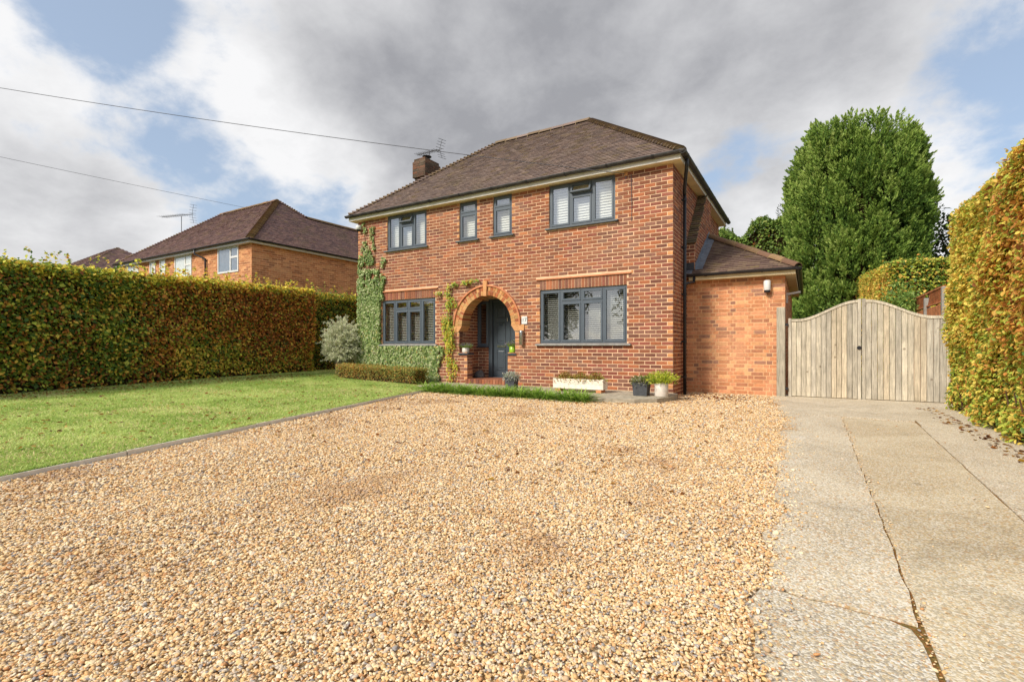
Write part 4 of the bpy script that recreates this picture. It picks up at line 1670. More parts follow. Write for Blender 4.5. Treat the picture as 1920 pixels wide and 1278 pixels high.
ld.hexa([(.004, YE - .0, ZE + .028), (.14, YE - .0, ZE + .028), (.14, PY0 - .008, zr(PY0) + .03), (.004, PY0 - .008, zr(PY0) + .03),
         (.004, YE, ZE + .034), (.14, YE, ZE + .034), (.14, PY0 - .008, zr(PY0) + .036), (.004, PY0 - .008, zr(PY0) + .036)])
ld.build('lead_flashing', 'lead', house)
MB().bbox(.006, PRX - .01, PY0 - .022, PY0 - .009, zr(PY0) + .03, zr(PY0) + .19, .003).build('apron_flashing', 'slate_black', house)
# tiles on the stack's weathering
wt = tile_slope((.004, PY0 - .03, PZ0 + .01), (PRX + .015, PY0 - .03, PZ0 + .01), (.004, PYT, WH), (PRX + .015, PYT, WH), gauge=.092, pal=[S(132, 116, 84, .8), S(112, 100, 78, .8), S(120, 100, 84, .8)], width=.19)
for t in wt:
    MB().add(t[0], TF, t[1]).build('roof_tile', 'tile', sto)
MB().hexa([(PRX + .012, PY0 - .03, PZ0 - .02), (PRX + .024, PY0 - .03, PZ0 - .02), (PRX + .024, PYT, WH - .03), (PRX + .012, PYT, WH - .03),
           (PRX + .012, PY0 - .03, PZ0 + .012), (PRX + .024, PY0 - .03, PZ0 + .012), (PRX + .024, PYT, WH), (PRX + .012, PYT, WH)]).build('verge', 'corbel', sto)

# ------------------------------------------------------------------ chimney
CX0, CX1, CY0, CY1 = -8.98, -8.55, 2.42, 3.10
ch = MB()
ch.box(CX0, CX1, CY0, CY1, 4.7, 6.55)
ch.box(CX0 - .055, CX1 + .055, CY0 - .055, CY1 + .055, 6.55, 7.08)
ch.box(CX0 - .02, CX1 + .02, CY0 - .02, CY1 + .02, 7.08, 7.18)
simple('old_mortar', S(140, 118, 98, .7), .95, .1, 0, .3, 4, .5, 60)
cho = ch.build('chimney', 'old_mortar', house)
CH_PAL = [S(100, 70, 58, .62), S(84, 64, 56, .62), S(126, 80, 60, .62), S(82, 74, 64, .62)]
for (e, z0, z1) in ((0, 5.2, 6.55), (.055, 6.552, 7.08), (.02, 7.082, 7.18)):
    for (pl, u0, u1) in ((lambda u, d, z, e=e: (u, CY0 - e + d, z), CX0 - e, CX1 + e), (lambda u, d, z, e=e: (CX1 + e - d, u, z), CY0 - e, CY1 + e)):
        for b_ in courses(u0, u1, z0, z1, None, 'flemish', CH_PAL, [1, 1, .8, .9]):
            mb = MB()
            lay(mb, [b_], pl, .008)
            mb.build('brick', 'brick', cho)
MB().lathe([(.0, 0), (.10, 0), (.11, .05), (.09, .10), (.15, .13), (.16, .15), (.0, .17)], -8.72, 2.72, 7.18, 14).build('chimney_cowl', 'black_plastic', cho)

# ================================================================== SMALL THINGS ON THE HOUSE
def aerial(name, label, base, mast_h, boom0, boom1, n_el, el_len, refl):
    t = thing(name, label, 'aerial', base)
    b = Vector(base)
    MB().tube([(0, 0, -.25), (0, 0, mast_h)], .017, 6).build('mast', 'aerial_metal', t)
    p0, p1 = Vector(boom0) - b, Vector(boom1) - b
    MB().tube([p0, p1], .011, 6).build('boom', 'aerial_metal', t)
    d = (p1 - p0)
    sd_ = Vector((0.25, .97, 0)).normalized() if abs(d.normalized().x) > .5 else Vector((1, 0, 0))
    for k in range(n_el):
        c = p0 + d * (k / n_el) * .88
        MB().tube([c - sd_ * el_len / 2, c + sd_ * el_len / 2], .006, 5).tube([c + Vector((0, 0, -.03)), c + Vector((0, 0, .035))], .012, 5).build('element', 'aerial_metal', t)
    for s_ in (-1, 1):
        mb = MB()
        for k in range(4):
            c = p1 - d.normalized() * .08 + Vector((0, 0, s_ * (.05 + k * refl / 4))) + d.normalized() * (k * .035)
            mb.tube([c - sd_ * .16, c + sd_ * .16], .007, 5)
        mb.tube([p1 - d.normalized() * .1, p1 - d.normalized() * .08 + Vector((0, 0, s_ * (.05 + refl * .75))) + d.normalized() * .1], .008, 5)
        mb.build('reflector', 'aerial_metal', t)
    return t


aerial('tv_aerial', 'television aerial on the brick chimney of the near house', (-8.74, 2.86, 7.30), .28, (-9.25, 2.86, 7.545), (-8.15, 2.80, 7.50), 11, .30, .34)
aerial('tv_aerial', 'television aerial on a tall mast over the neighbouring roof', (-26.2, 3.3, 6.3), 1.55, (-27.6, 3.0, 7.92), (-25.0, 3.3, 7.80), 12, .5, .55)

t = thing('wall_lamp', 'stainless steel tube lamp on the brickwork right of the arch', 'lamp', (-3.44, -.006, .96))
MB().lathe([(0, 0), (.045, 0), (.05, .006), (.05, .30), (.045, .335), (0, .34)], 0, -.06, 0, 20).build('lamp_body', 'steel', t, smooth=True)
MB().box(-.02, .02, -.02, .004, .10, .24).build('wall_bracket', 'steel', t)
t = thing('number_plate', 'small white house number plate right of the arch', 'sign', (-3.385, -.012, 1.535))
MB().bbox(-.075, .075, -.012, .0, -.088, .088, .004).build('plate', 'white_plastic', t)
fc = bpy.data.curves.new('numerals', 'FONT')
fc.body = '17'
fc.size = .13
fc.extrude = .002
fc.align_x = 'CENTER'
fc.align_y = 'CENTER'
tmp = bpy.data.objects.new('numerals_source', fc)
COL.objects.link(tmp)
dg = bpy.context.evaluated_depsgraph_get()
nme = bpy.data.meshes.new_from_object(tmp.evaluated_get(dg))
bpy.data.objects.remove(tmp, do_unlink=True)
nme.materials.clear()
fo = link('numerals', nme, 'number_ink', t)
fo.rotation_euler = (R(90), 0, 0)
fo.location = (0, -.0145, 0)
t = thing('security_camera', 'white dome security camera high on the left wall corner', 'camera', (-8.87, -.006, 4.33))
MB().lathe([(0, .09), (.075, .09), (.085, .05), (.08, .0), (.06, -.02)], 0, -.085, 0, 16).build('housing', 'white_plastic', t, smooth=True)
MB().lathe([(.06, -.02), (.05, -.055), (.025, -.075), (0, -.08)], 0, -.085, 0, 16).build('lens_dome', 'black_plastic', t, smooth=True)
MB().box(-.03, .03, -.02, .006, -.02, .09).build('wall_bracket', 'white_plastic', t)
t = thing('flood_light', 'white sensor light with black base on the extension wall', 'lamp', (1.59, EY0 - .006, 2.02))
MB().lathe([(0, 0), (.055, 0), (.06, .02), (.06, .045)], 0, -.075, 0, 18).build('sensor_base', 'black_plastic', t, smooth=True)
MB().lathe([(.06, .045), (.066, .06), (.066, .23), (.05, .25), (0, .255)], 0, -.075, 0, 18).build('light_body', 'white_plastic', t, smooth=True)
MB().box(-.03, .03, -.02, .004, .04, .20).build('wall_bracket', 'white_plastic', t)
t = thing('lamp_arm', 'white flat lamp sticking out from the side of the extension', 'lamp', (EX1 + .006, 1.9, 2.02))
MB().hexa([(0, -.06, -.02), (.26, -.06, .02), (.26, .06, .02), (0, .06, -.02), (0, -.06, .02), (.26, -.06, .06), (.26, .06, .06), (0, .06, .02)]).build('lamp_head', 'white_plastic', t)
MB().box(-.006, .03, -.04, .04, -.18, .03).build('wall_box', 'white_plastic', t)
t = thing('cable_bracket', 'small overhead wire bracket under the eaves by the right upstairs window', 'bracket', (-.95, -.006, 4.47))
MB().bbox(-.035, .035, -.03, .004, .0, .09, .004).build('junction_box', 'corbel', t)
MB().tube([(0, -.02, 0), (.02, -.07, -.03), (.0, -.04, -.08)], .008, 6).build('hook', 'cable', t)
MB().tube([(.11, -.012, .02), (.115, -.012, -.4), (.125, -.012, -.62), (.115, -.012, -.95)], .005, 5).build('drop_cable', 'cable', t)


def cable(name, label, A, B, sag, r=.009, n=40):
    A, B = Vector(A), Vector(B)
    pts = []
    for k in range(n + 1):
        t_ = k / n
        p = A.lerp(B, t_)
        p.z -= 4 * sag * t_ * (1 - t_)
        pts.append(p)
    return tag(MB().tube(pts, r, 6).build(name, 'cable'), label, 'wire')


cable('overhead_wire', 'upper overhead wire running to the eaves of the near house', (-19.39, -8.47, 8.32), (-.95, -.07, 4.50), .16, .0065)
cable('overhead_wire', 'lower overhead wire running to the neighbouring roof', (-21.34, -7.89, 7.30), (-18.9, 3.0, 7.05), .03, .0065)

# ================================================================== POTS
def pot_plant(parent, P, D, N, L, W, C, name='foliage', fine=False):
    return leaf_object(name, P, D, N, L, W, C, 'leaf', parent, fine, kind=None)


def tuft(n, center, rad, height, spread_up=.8, seed=0):
    rg = np.random.default_rng(seed)
    a = rg.random(n) * 2 * np.pi
    r = np.sqrt(rg.random(n)) * rad
    base = np.stack([center[0] + r * np.cos(a) * .8, center[1] + r * np.sin(a) * .8, np.full(n, center[2])], 1)
    out = np.stack([np.cos(a) * r / rad, np.sin(a) * r / rad, np.full(n, spread_up)], 1) + rg.normal(0, .3, (n, 3))
    out = unit(out)
    P = base + out * (height * (.2 + .8 * rg.random(n)))[:, None]
    return P, out, rg


t = thing('plant_pot', 'round white pot with yellow green plant by the right house corner', 'plant pot', (-.04, -.74, -.01), 'pots along the front path')
MB().lathe([(0, 0), (.118, 0), (.122, .01), (.125, .245), (.118, .25), (.112, .24), (.112, .215), (0, .21)], 0, 0, 0, 32).build('pot', 'white_pot', t, smooth=True)
P, D, rg = tuft(900, (0, 0, .22), .12, .24, .9, 3)
P[:, :2] *= 1.15
P[:, 2] = .22 + (P[:, 2] - .22) * 1.1
pot_plant(t, P, D + rg.normal(0, .4, D.shape), rg.normal(0, 1, D.shape) + [0, 0, 1], .055 + rg.random(900) * .03, np.full(900, .018), palette_pick([S(190, 202, 64, 1.), S(164, 184, 58, 1.), S(206, 210, 86, 1.), S(136, 160, 54, .9)], rg.integers(0, 4, 900)))


def cube_pot(label, loc, w, h, rz, leaf_pal, n, seed, hang):
    t = thing('plant_pot', label, 'plant pot', loc, 'pots along the front path')
    t.rotation_euler.z = rz
    a = w / 2
    b = a * .86
    mb = MB()
    mb.hexa([(-b, -b, 0), (b, -b, 0), (b, b, 0), (-b, b, 0), (-a, -a, h), (a, -a, h), (a, a, h), (-a, a, h)])
    mb.build('pot', 'fibre_clay', t)
    MB().box(-a + .015, a - .015, -a + .015, a - .015, h - .02, h + .004).build('soil', 'soil', t)
    rg = np.random.default_rng(seed)
    P = np.stack([rg.uniform(-a * 1.35, a * 1.35, n), rg.uniform(-a * 1.35, a * 1.35, n), h + rg.random(n) * .12], 1)
    edge = np.maximum(np.abs(P[:, 0]), np.abs(P[:, 1])) > a * .85
    P[edge, 2] -= rg.random(edge.sum()) * hang
    D = P - np.array([0, 0, h - .05]) + rg.normal(0, .06, (n, 3))
    pot_plant(t, P, D, rg.normal(0, .6, (n, 3)) + [0, -.2, 1], .04 + rg.random(n) * .04, .016 + rg.random(n) * .014, palette_pick(leaf_pal, rg.integers(0, len(leaf_pal), n)))
    return t


cube_pot('dark grey cube pot with trailing silver leaves beside the porch step', (-3.37, -.62, -.01), .235, .24, R(4), [S(206, 212, 198, .8), S(176, 190, 160, .75), S(222, 226, 214, .8)], 420, 5, .10)
cube_pot('dark grey square pot with sparse trailing plant beside the round white pot', (-.42, -.72, -.01), .29, .25, R(2), [S(150, 166, 80, .7), S(176, 184, 120, .7), S(120, 136, 60, .6), S(200, 196, 170, .75)], 420, 6, .08)

for (lab, x, pot_m, r_, h_, pal_) in (('white pot of lavender on the left porch ledge', -5.16, 'white_pot', .092, .13, 1), ('lime green pot of lavender on the right porch ledge', -3.765, 'green_pot', .082, .165, 2)):
    t = thing('plant_pot', lab, 'plant pot', (x, .085, .756), 'pots on the porch ledges')
    MB().lathe([(0, 0), (r_ * .94, 0), (r_, .008), (r_, h_), (r_ - .008, h_ + .003), (r_ - .012, h_ - .015), (0, h_ - .02)], 0, 0, 0, 28).build('pot', pot_m, t, smooth=True)
    P, D, rg = tuft(360, (0, 0, h_ - .02), r_ * 1.15, .15, 1.0, 8 + pal_)
    C = palette_pick([S(134, 160, 78, 1.), S(162, 182, 98, 1.), S(116, 142, 70, 1.)], rg.integers(0, 3, 360))
    top = (P[:, 2] > h_ + .055) & (rg.random(360) < .45)
    C[top] = palette_pick([S(150, 124, 176, .7), S(186, 166, 196, .75)], rg.integers(0, 2, top.sum()))
    pot_plant(t, P, D, rg.normal(0, 1, (360, 3)), .05 + rg.random(360) * .035, np.full(360, .012), C)

t = thing('planter_trough', 'long white painted wooden trough of sedum on brick feet', 'planter', (-1.73, -.62, -.01))
TL, TW, TH_ = .53, .125, .21
for k in range(2):
    MB().bbox(-TL, TL, -TW, -TW + .022, .066 + k * .101, .066 + (k + 1) * .101 - .003, .003).build('board', 'trough_wood', t)
    MB().bbox(-TL, TL, TW - .022, TW, .066 + k * .101, .066 + (k + 1) * .101 - .003, .003).build('board', 'trough_wood', t)
for s_ in (-1, 1):
    x0 = s_ * TL
    MB().bbox(min(x0, x0 + s_ * .022), max(x0, x0 + s_ * .022), -TW - .004, TW + .004, .066, .27, .003).build('end_board', 'trough_wood', t)
    xf = s_ * (TL - .08)
    MB().bbox(xf - .055, xf + .055, -TW + .01, TW - .01, .0, .066, .003, pick(BR_EXT, BR_EXTW)).build('foot', 'brick', t)
MB().box(-TL + .01, TL - .01, -TW + .02, TW - .02, .07, .245).build('soil', 'soil', t)
n = 2600
cl = RNG.integers(0, 3, n)
cx_ = np.array([-.32, .02, .34])[cl]
P = np.stack([cx_ + RNG.normal(0, .12, n), RNG.normal(-.01, .075, n), np.zeros(n)], 1)
P[:, 2] = .245 + np.minimum(np.abs(RNG.normal(0, .06, n)), .10) * np.exp(-((P[:, 0] - cx_) / .17) ** 2) * 1.5
ov = P[:, 1] < -TW
P[ov, 2] -= RNG.random(ov.sum()) * .05
pot_plant(t, P, RNG.normal(0, .6, (n, 3)) + [0, -.2, .8], RNG.normal(0, .6, (n, 3)) + [0, -.3, 1], .026 + RNG.random(n) * .02, .014 + RNG.random(n) * .012,
          palette_pick([S(172, 138, 70, .95), S(186, 128, 72, .95), S(158, 162, 72, .95), S(140, 100, 60, .9), S(190, 180, 90, .95)], RNG.integers(0, 5, n)))

t = thing('door_stone', 'rounded grey boulder in the porch corner', 'stone', (-5.03, .52, .112))
import bmesh
bm = bmesh.new()
bmesh.ops.create_icosphere(bm, subdivisions=3, radius=.14)
for v in bm.verts:
    k = 1 + .06 * math.sin(v.co.x * 30) + .05 * math.cos(v.co.y * 24)
    v.co = Vector((v.co.x * 1.05 * k, v.co.y * .75 * k, max(v.co.z * 1.0 * k, -.05) + .05))
me = bpy.data.meshes.new('stone')
bm.to_mesh(me)
bm.free()
me.polygons.foreach_set('use_smooth', [True] * len(me.polygons))
link('stone', me, 'boulder', t)

# ================================================================== GATES, POST, FENCE
GY = 1.20
post = tag(MB().bbox(1.765, 1.915, 1.09, 1.24, -.2, 1.70, .012, S(196, 186, 166, .9)).build('gate_post', 'timber'), 'square weathered timber gate post against the extension wall', 'post')
for z in (1.33, .06):
    MB().bbox(1.912, 1.965, 1.13, 1.17, z, z + .05, .003).build('hinge', 'black_plastic', post)
GCX = 3.168


def gate_top(x):
    """swan-neck: high at the meeting stiles, low at the posts"""
    f = min(1.0, max(0.0, (abs(x - GCX) / 1.2 - .06) / .80))
    s_ = f * f * (3 - 2 * f)
    return 1.79 - .33 * s_


BOARD_COL = [S(208, 196, 174, .98), S(194, 184, 166, .98), S(216, 204, 182, .98), S(180, 172, 160, .96), S(202, 192, 174, .98), S(210, 194, 168, .98)]
for (x0, x1, lab) in ((1.968, 3.155, 'left leaf of the weathered timber double gate, ring latch at its edge'), (3.167, 4.42, 'right leaf of the weathered timber double gate, next to the golden hedge')):
    g_ = thing('garden_gate', lab, 'gate', (x0, GY, -.06), 'pair of timber driveway gates')
    w0 = x0
    nb_ = 13
    bw = (x1 - x0 - .11) / nb_
    for k in range(nb_):
        a_ = x0 + .055 + k * bw + .0025
        b_ = x0 + .055 + (k + 1) * bw - .0025
        dy = random.uniform(-.002, .002)
        c = jit(random.choice(BOARD_COL), .85, 1.1)
        mb = MB()
        za, zb = gate_top(a_) - .02, gate_top(b_) - .02
        vb = [(a_ - w0, -.012 + dy, .005), (a_ - w0 + .004, -.018 + dy, .005), (b_ - w0 - .004, -.018 + dy, .005), (b_ - w0, -.012 + dy, .005), (b_ - w0, .004, .005), (a_ - w0, .004, .005)]
        n = 6
        vt = [(p[0], p[1], (za if p[0] < (a_ + b_) / 2 - w0 else zb) + .06) for p in vb]
        fs = [tuple(range(n - 1, -1, -1)), tuple(range(n, 2 * n))] + [(i, (i + 1) % n, n + (i + 1) % n, n + i) for i in range(n)]
        mb.add(vb + vt, fs, c)
        mb.build('board', 'timber', g_)
    for (a_, b_) in ((x0, x0 + .055), (x1 - .055, x1)):
        h0 = gate_top((a_ + b_) / 2) + .06
        MB().bbox(a_ - w0, b_ - w0, -.030, .05, -.004, h0 + (.016 if abs((a_ + b_) / 2 - GCX) < .1 or abs((a_ + b_) / 2 - 1.99) < .05 else 0), .006, random.choice(BOARD_COL)).build('stile', 'timber', g_)
    rail = MB()
    NN = 26
    for k in range(NN):
        a_ = x0 + .055 + (x1 - x0 - .11) * k / NN
        b_ = x0 + .055 + (x1 - x0 - .11) * (k + 1) / NN
        za, zb = gate_top(a_) + .06, gate_top(b_) + .06
        rail.hexa([(a_ - w0, -.032, za - .05), (b_ - w0, -.032, zb - .05), (b_ - w0, .05, zb - .05), (a_ - w0, .05, za - .05), (a_ - w0, -.032, za), (b_ - w0, -.032, zb), (b_ - w0, .05, zb), (a_ - w0, .05, za)], BOARD_COL[2])
    rail.build('top_rail', 'timber', g_)
    MB().bbox(.055, x1 - x0 - .055, .006, .05, .10, .2, .004, BOARD_COL[1]).bbox(.055, x1 - x0 - .055, .006, .05, .85, .95, .004, BOARD_COL[1]).build('back_rail', 'timber', g_)
    MB().bbox(.02, x1 - x0 - .02, -.022, .02, -.025, .004, .003, S(120, 104, 76, .65)).build('bottom_rail', 'timber', g_)
    if x0 < 3:
        MB().lathe([(.0, 0), (.034, 0), (.034, .008), (0, .010)], 0, 0, 0, 16)
        ring = MB()
        pts = [(x1 - w0 - .035 + .030 * math.cos(a), -.040, .955 + .030 * math.sin(a)) for a in np.linspace(0, 2 * math.pi, 17)]
        ring.tube(pts, .006, 6)
        ring.tube([(x1 - w0 - .035, -.044, .955), (x1 - w0 - .035, -.028, .955)], .03, 14)
        ring.build('ring_latch', 'black_plastic', g_)

fnc = thing('trellis_fence', 'brown panel fence with trellis top behind the gate', 'fence', (4.42, 1.6, -.1))
for k in range(2):
    y0 = .0 + k * 1.55
    MB().bbox(-.05, .05, y0 - .05 + 0, y0 + .05, 0, 2.02 if k else 2.10, .01).build('fence_post', 'concrete_post', fnc)
    for i in range(10):
        MB().bbox(-.012 + random.uniform(-.003, .003), .012, y0 + .06 + i * .143, y0 + .06 + i * .143 + .140, .1, 1.80, .003).build('fence_board', 'fence_brown', fnc)
    tr_ = MB()
    for z in (1.83, 2.10):
        tr_.box(-.02, .02, y0 + .05, y0 + 1.5, z, z + .03)
    tr_.build('trellis_rail', 'fence_brown', fnc)
    for i in range(18):
        for s_ in (-1, 1):
            ya = y0 + .06 + i * .08
            yb_ = ya + s_ * .26
            if yb_ < y0 + .05 or yb_ > y0 + 1.5:
                continue
            MB().hexa([(s_ * .006 - .004, ya - .012, 1.845), (s_ * .006 + .004, ya - .012, 1.845), (s_ * .006 + .004, ya + .012, 1.845), (s_ * .006 - .004, ya + .012, 1.845),
                       (s_ * .006 - .004, yb_ - .012, 2.11), (s_ * .006 + .004, yb_ - .012, 2.11), (s_ * .006 + .004, yb_ + .012, 2.11), (s_ * .006 - .004, yb_ + .012, 2.11)]).build('trellis_slat', 'fence_brown', fnc)

# ================================================================== NEIGHBOURING HOUSE
nh = thing('neighbour_house', 'neighbouring orange brick house with purple brown hipped roof behind the left hedge', 'house')
NX0, NX1, NY0, NY1, NH = -24.6, -14.42, .05, 5.9, 4.58
nw = MB()
NWIN = [(-16.56, -15.21, 3.62, 4.55), (-19.75, -18.44, 3.62, 4.55), (-21.0, -20.53, 3.62, 4.55), (-21.88, -21.38, 3.62, 4.55), (-24.2, -22.9, 3.62, 4.55)]
nw.quad((NX0, NY0, -.2), (NX1, NY0, -.2), (NX1, NY0, NH), (NX0, NY0, NH))
nwo = nw.build('front_wall', 'mortar_grey', nh)
NB = [S(206, 142, 98, .95), S(190, 126, 86, .95), S(216, 156, 108, .95), S(172, 114, 80, .95)]
NBW = [.35, .3, .2, .15]
mm = MB()
lay(mm, courses(NX0, NX1, 2.0, NH, lambda za, zb: [(w_[0], w_[1]) for w_ in NWIN if zb > w_[2]], 'stretcher', NB, NBW), lambda u, d, z: (u, NY0 + d, z))
mm.build('brickwork', 'brick', nwo, kind='stuff')
sw = MB()
sw.quad((NX1, NY0, -.2), (NX1, 12, -.2), (NX1, 12, NH), (NX1, NY0, NH))
swo = sw.build('side_wall', 'mortar_grey', nh)
mm = MB()
lay(mm, courses(NY0, 12, 1.6, NH, None, 'stretcher', NB, NBW), lambda u, d, z: (NX1 - d, u, z))
mm.build('brickwork', 'brick', swo, kind='stuff')
sw = MB()
sw.quad((NX0, NY1, -.2), (NX0, NY0, -.2), (NX0, NY0, NH), (NX0, NY1, NH)).quad((NX1, 12, -.2), (NX0, 12, -.2), (NX0, 12, NH), (NX1, 12, NH)).build('back_wall', 'mortar_grey', nh)
for (a_, b_, c, d) in NWIN:
    w_ = bpy.data.objects.new('window', None)
    COL.objects.link(w_)
    w_.parent = nh
    f_ = MB()
    T = .06
    f_.bbox(a_, b_, NY0 - .03, NY0 + .02, d - T, d, .004).bbox(a_, b_, NY0 - .03, NY0 + .02, c, c + T, .004).bbox(a_, a_ + T, NY0 - .03, NY0 + .02, c + T, d - T, .004).bbox(b_ - T, b_, NY0 - .03, NY0 + .02, c + T, d - T, .004)
    if b_ - a_ > 1:
        xm = a_ + .62 * (b_ - a_)
        f_.bbox(xm - .035, xm + .035, NY0 - .03, NY0 + .02, c + T, d - T, .004)
        f_.bbox(xm + .035, b_ - T, NY0 - .03, NY0 + .02, c + .55 * (d - c), c + .55 * (d - c) + .07, .004)
    f_.build('frame', 'white_plastic', w_)
    pb = MB().quad((a_ + T, NY0 - .012, c + T), (b_ - T, NY0 - .012, c + T), (b_ - T, NY0 - .012, d - T), (a_ + T, NY0 - .012, d - T))
    pb.build('pane', 'glass', w_)
    MB().quad((a_ + T, NY0 - .007, c + T), (b_ - T, NY0 - .007, c + T), (b_ - T, NY0 - .007, d - T), (a_ + T, NY0 - .007, d - T)).build('curtain_or_reflection', 'blind_white' if a_ < -17 else 'lead', w_)  # white curtains; the nearest window's grey-blue sheet paints in reflected sky
NEZ, NRZ = 4.67, 7.20
nOV = .2
nHD = 3.10
e1, e2 = (NX0 - nOV, NY0 - nOV, NEZ), (NX1 + nOV, NY0 - nOV, NEZ)
ry_ = NY0 - nOV + nHD
n1_, n2_ = (NX0 - nOV + nHD, ry_, NRZ), (NX1 + nOV - nHD, ry_, NRZ)
pitch_n = (NRZ - NEZ) / nHD
wx = 2.28                                               # rear wing ridge set back from the right eave
wz = NEZ + wx * pitch_n
wr0, wr1 = (NX1 + nOV - wx, NY0 - nOV + 2 * nHD - wx, wz), (NX1 + nOV - wx, 12.2, wz)
dk = MB()
dk.poly([dn(e1), dn(e2), dn(n2_), dn(n1_)]).poly([dn(e2), dn((NX1 + nOV, 12.2, NEZ)), dn(wr1), dn(wr0), dn(n2_)])
dk.poly([dn((NX0 - nOV, NY0 - nOV + 2 * nHD, NEZ)), dn(e1), dn(n1_)]).poly([dn(wr0), dn(wr1), dn((NX1 + nOV - 2 * wx, 12.2, NEZ))])
dk.poly([dn(n2_), dn(wr0), dn((NX1 + nOV - 2 * wx, NY0 - nOV + 2 * nHD, NEZ)), dn((NX0 - nOV, NY0 - nOV + 2 * nHD, NEZ)), dn(n1_)])
nro = dk.build('roof', 'soil', nh)
mm = MB()
tiles_to(mm, tile_slope(e1, e2, n1_, n2_, TILE_PAL_N, lichen=.05))
# right slope: triangle of the hip, then the wing
tiles_to(mm, tile_slope(e2, (NX1 + nOV, NY0 - nOV + 2 * nHD, NEZ), n2_, n2_, TILE_PAL_N, lichen=.02))
yb1 = NY0 - nOV + 2 * nHD
tiles_to(mm, tile_slope((NX1 + nOV, yb1, NEZ), (NX1 + nOV, 12.2, NEZ), wr0, wr1, TILE_PAL_N, lichen=.02))
mm.build('tiling', 'tile', nro, kind='stuff')
hip_line(nro, e2, n2_, 40, [S(128, 100, 76, .8), S(112, 86, 70, .8)], single=False)
hip_line(nro, e1, n1_, 40, TILE_PAL_N, single=False)
hip_line(nro, wr0, n2_, 12, TILE_PAL_N, single=False)
ridge_line(nro, n1_, n2_, 14, [S(150, 112, 76, .8), S(130, 98, 76, .8)], single=False)
ridge_line(nro, wr0, wr1, 12, [S(140, 106, 80, .8), S(130, 98, 76, .8)], single=False)
MB().box(NX0 - .18, NX1 + .18, NY0 - .19, NY0 - .17, 4.54, 4.66).build('fascia', 'white_plastic', nh)
MB().box(NX1 + .17, NX1 + .19, NY0 - .17, 12, 4.54, 4.66).build('fascia', 'white_plastic', nh)
MB().box(NX0, NX1 + .17, NY0 - .17, NY0 - .003, 4.545, 4.555).box(NX1 + .003, NX1 + .17, NY0, 12, 4.545, 4.555).build('soffit', 'white_plastic', nh)
gutter((NX0 - .2, NY0 - .25, 4.655), (NX1 + .3, NY0 - .25, 4.655), .056, 'gutter', 'black_plastic', nh, 1.4)
gutter((NX1 + .25, NY0 - .3, 4.653), (NX1 + .25, 12, 4.653), .056, 'gutter', 'black_plastic', nh, 1.6)
MB().tube([(-17.75, NY0 - .25, 4.62), (-17.75, NY0 - .25, 4.45), (-17.35, NY0 - .06, 4.25), (-17.35, NY0 - .06, 0)], .036, 10).build('downpipe', 'black_plastic', nh, smooth=True)

fh = thing('distant_house', 'small brown roof peeping over the left hedge far away', 'house', (-1.2, -.6, .35))
A_ = [(-37.2, 1.6, 5.0), (-31.4, 1.6, 5.0), (-31.4, 7.6, 5.0), (-37.2, 7.6, 5.0)]
apx = [(-35.2, 4.4, 6.85), (-34.0, 4.4, 6.85)]
MB().poly([A_[0], A_[1], apx[1], apx[0]]).poly([A_[1], A_[2], apx[1]]).poly([A_[2], A_[3], apx[0], apx[1]]).poly([A_[3], A_[0], apx[0]]).build('roof_deck', 'soil', fh)
mm = MB()
tiles_to(mm, tile_slope(A_[0], A_[1], apx[0], apx[1], TILE_PAL_N, gauge=.16, width=.25) + tile_slope(A_[1], A_[2], apx[1], apx[1], TILE_PAL_N, gauge=.16, width=.25))
mm.build('roof', 'tile', fh, kind='stuff')
MB().box(-36.9, -31.7, 1.9, 7.3, -.2, 5.0).build('wall', 'fence_brown', fh)

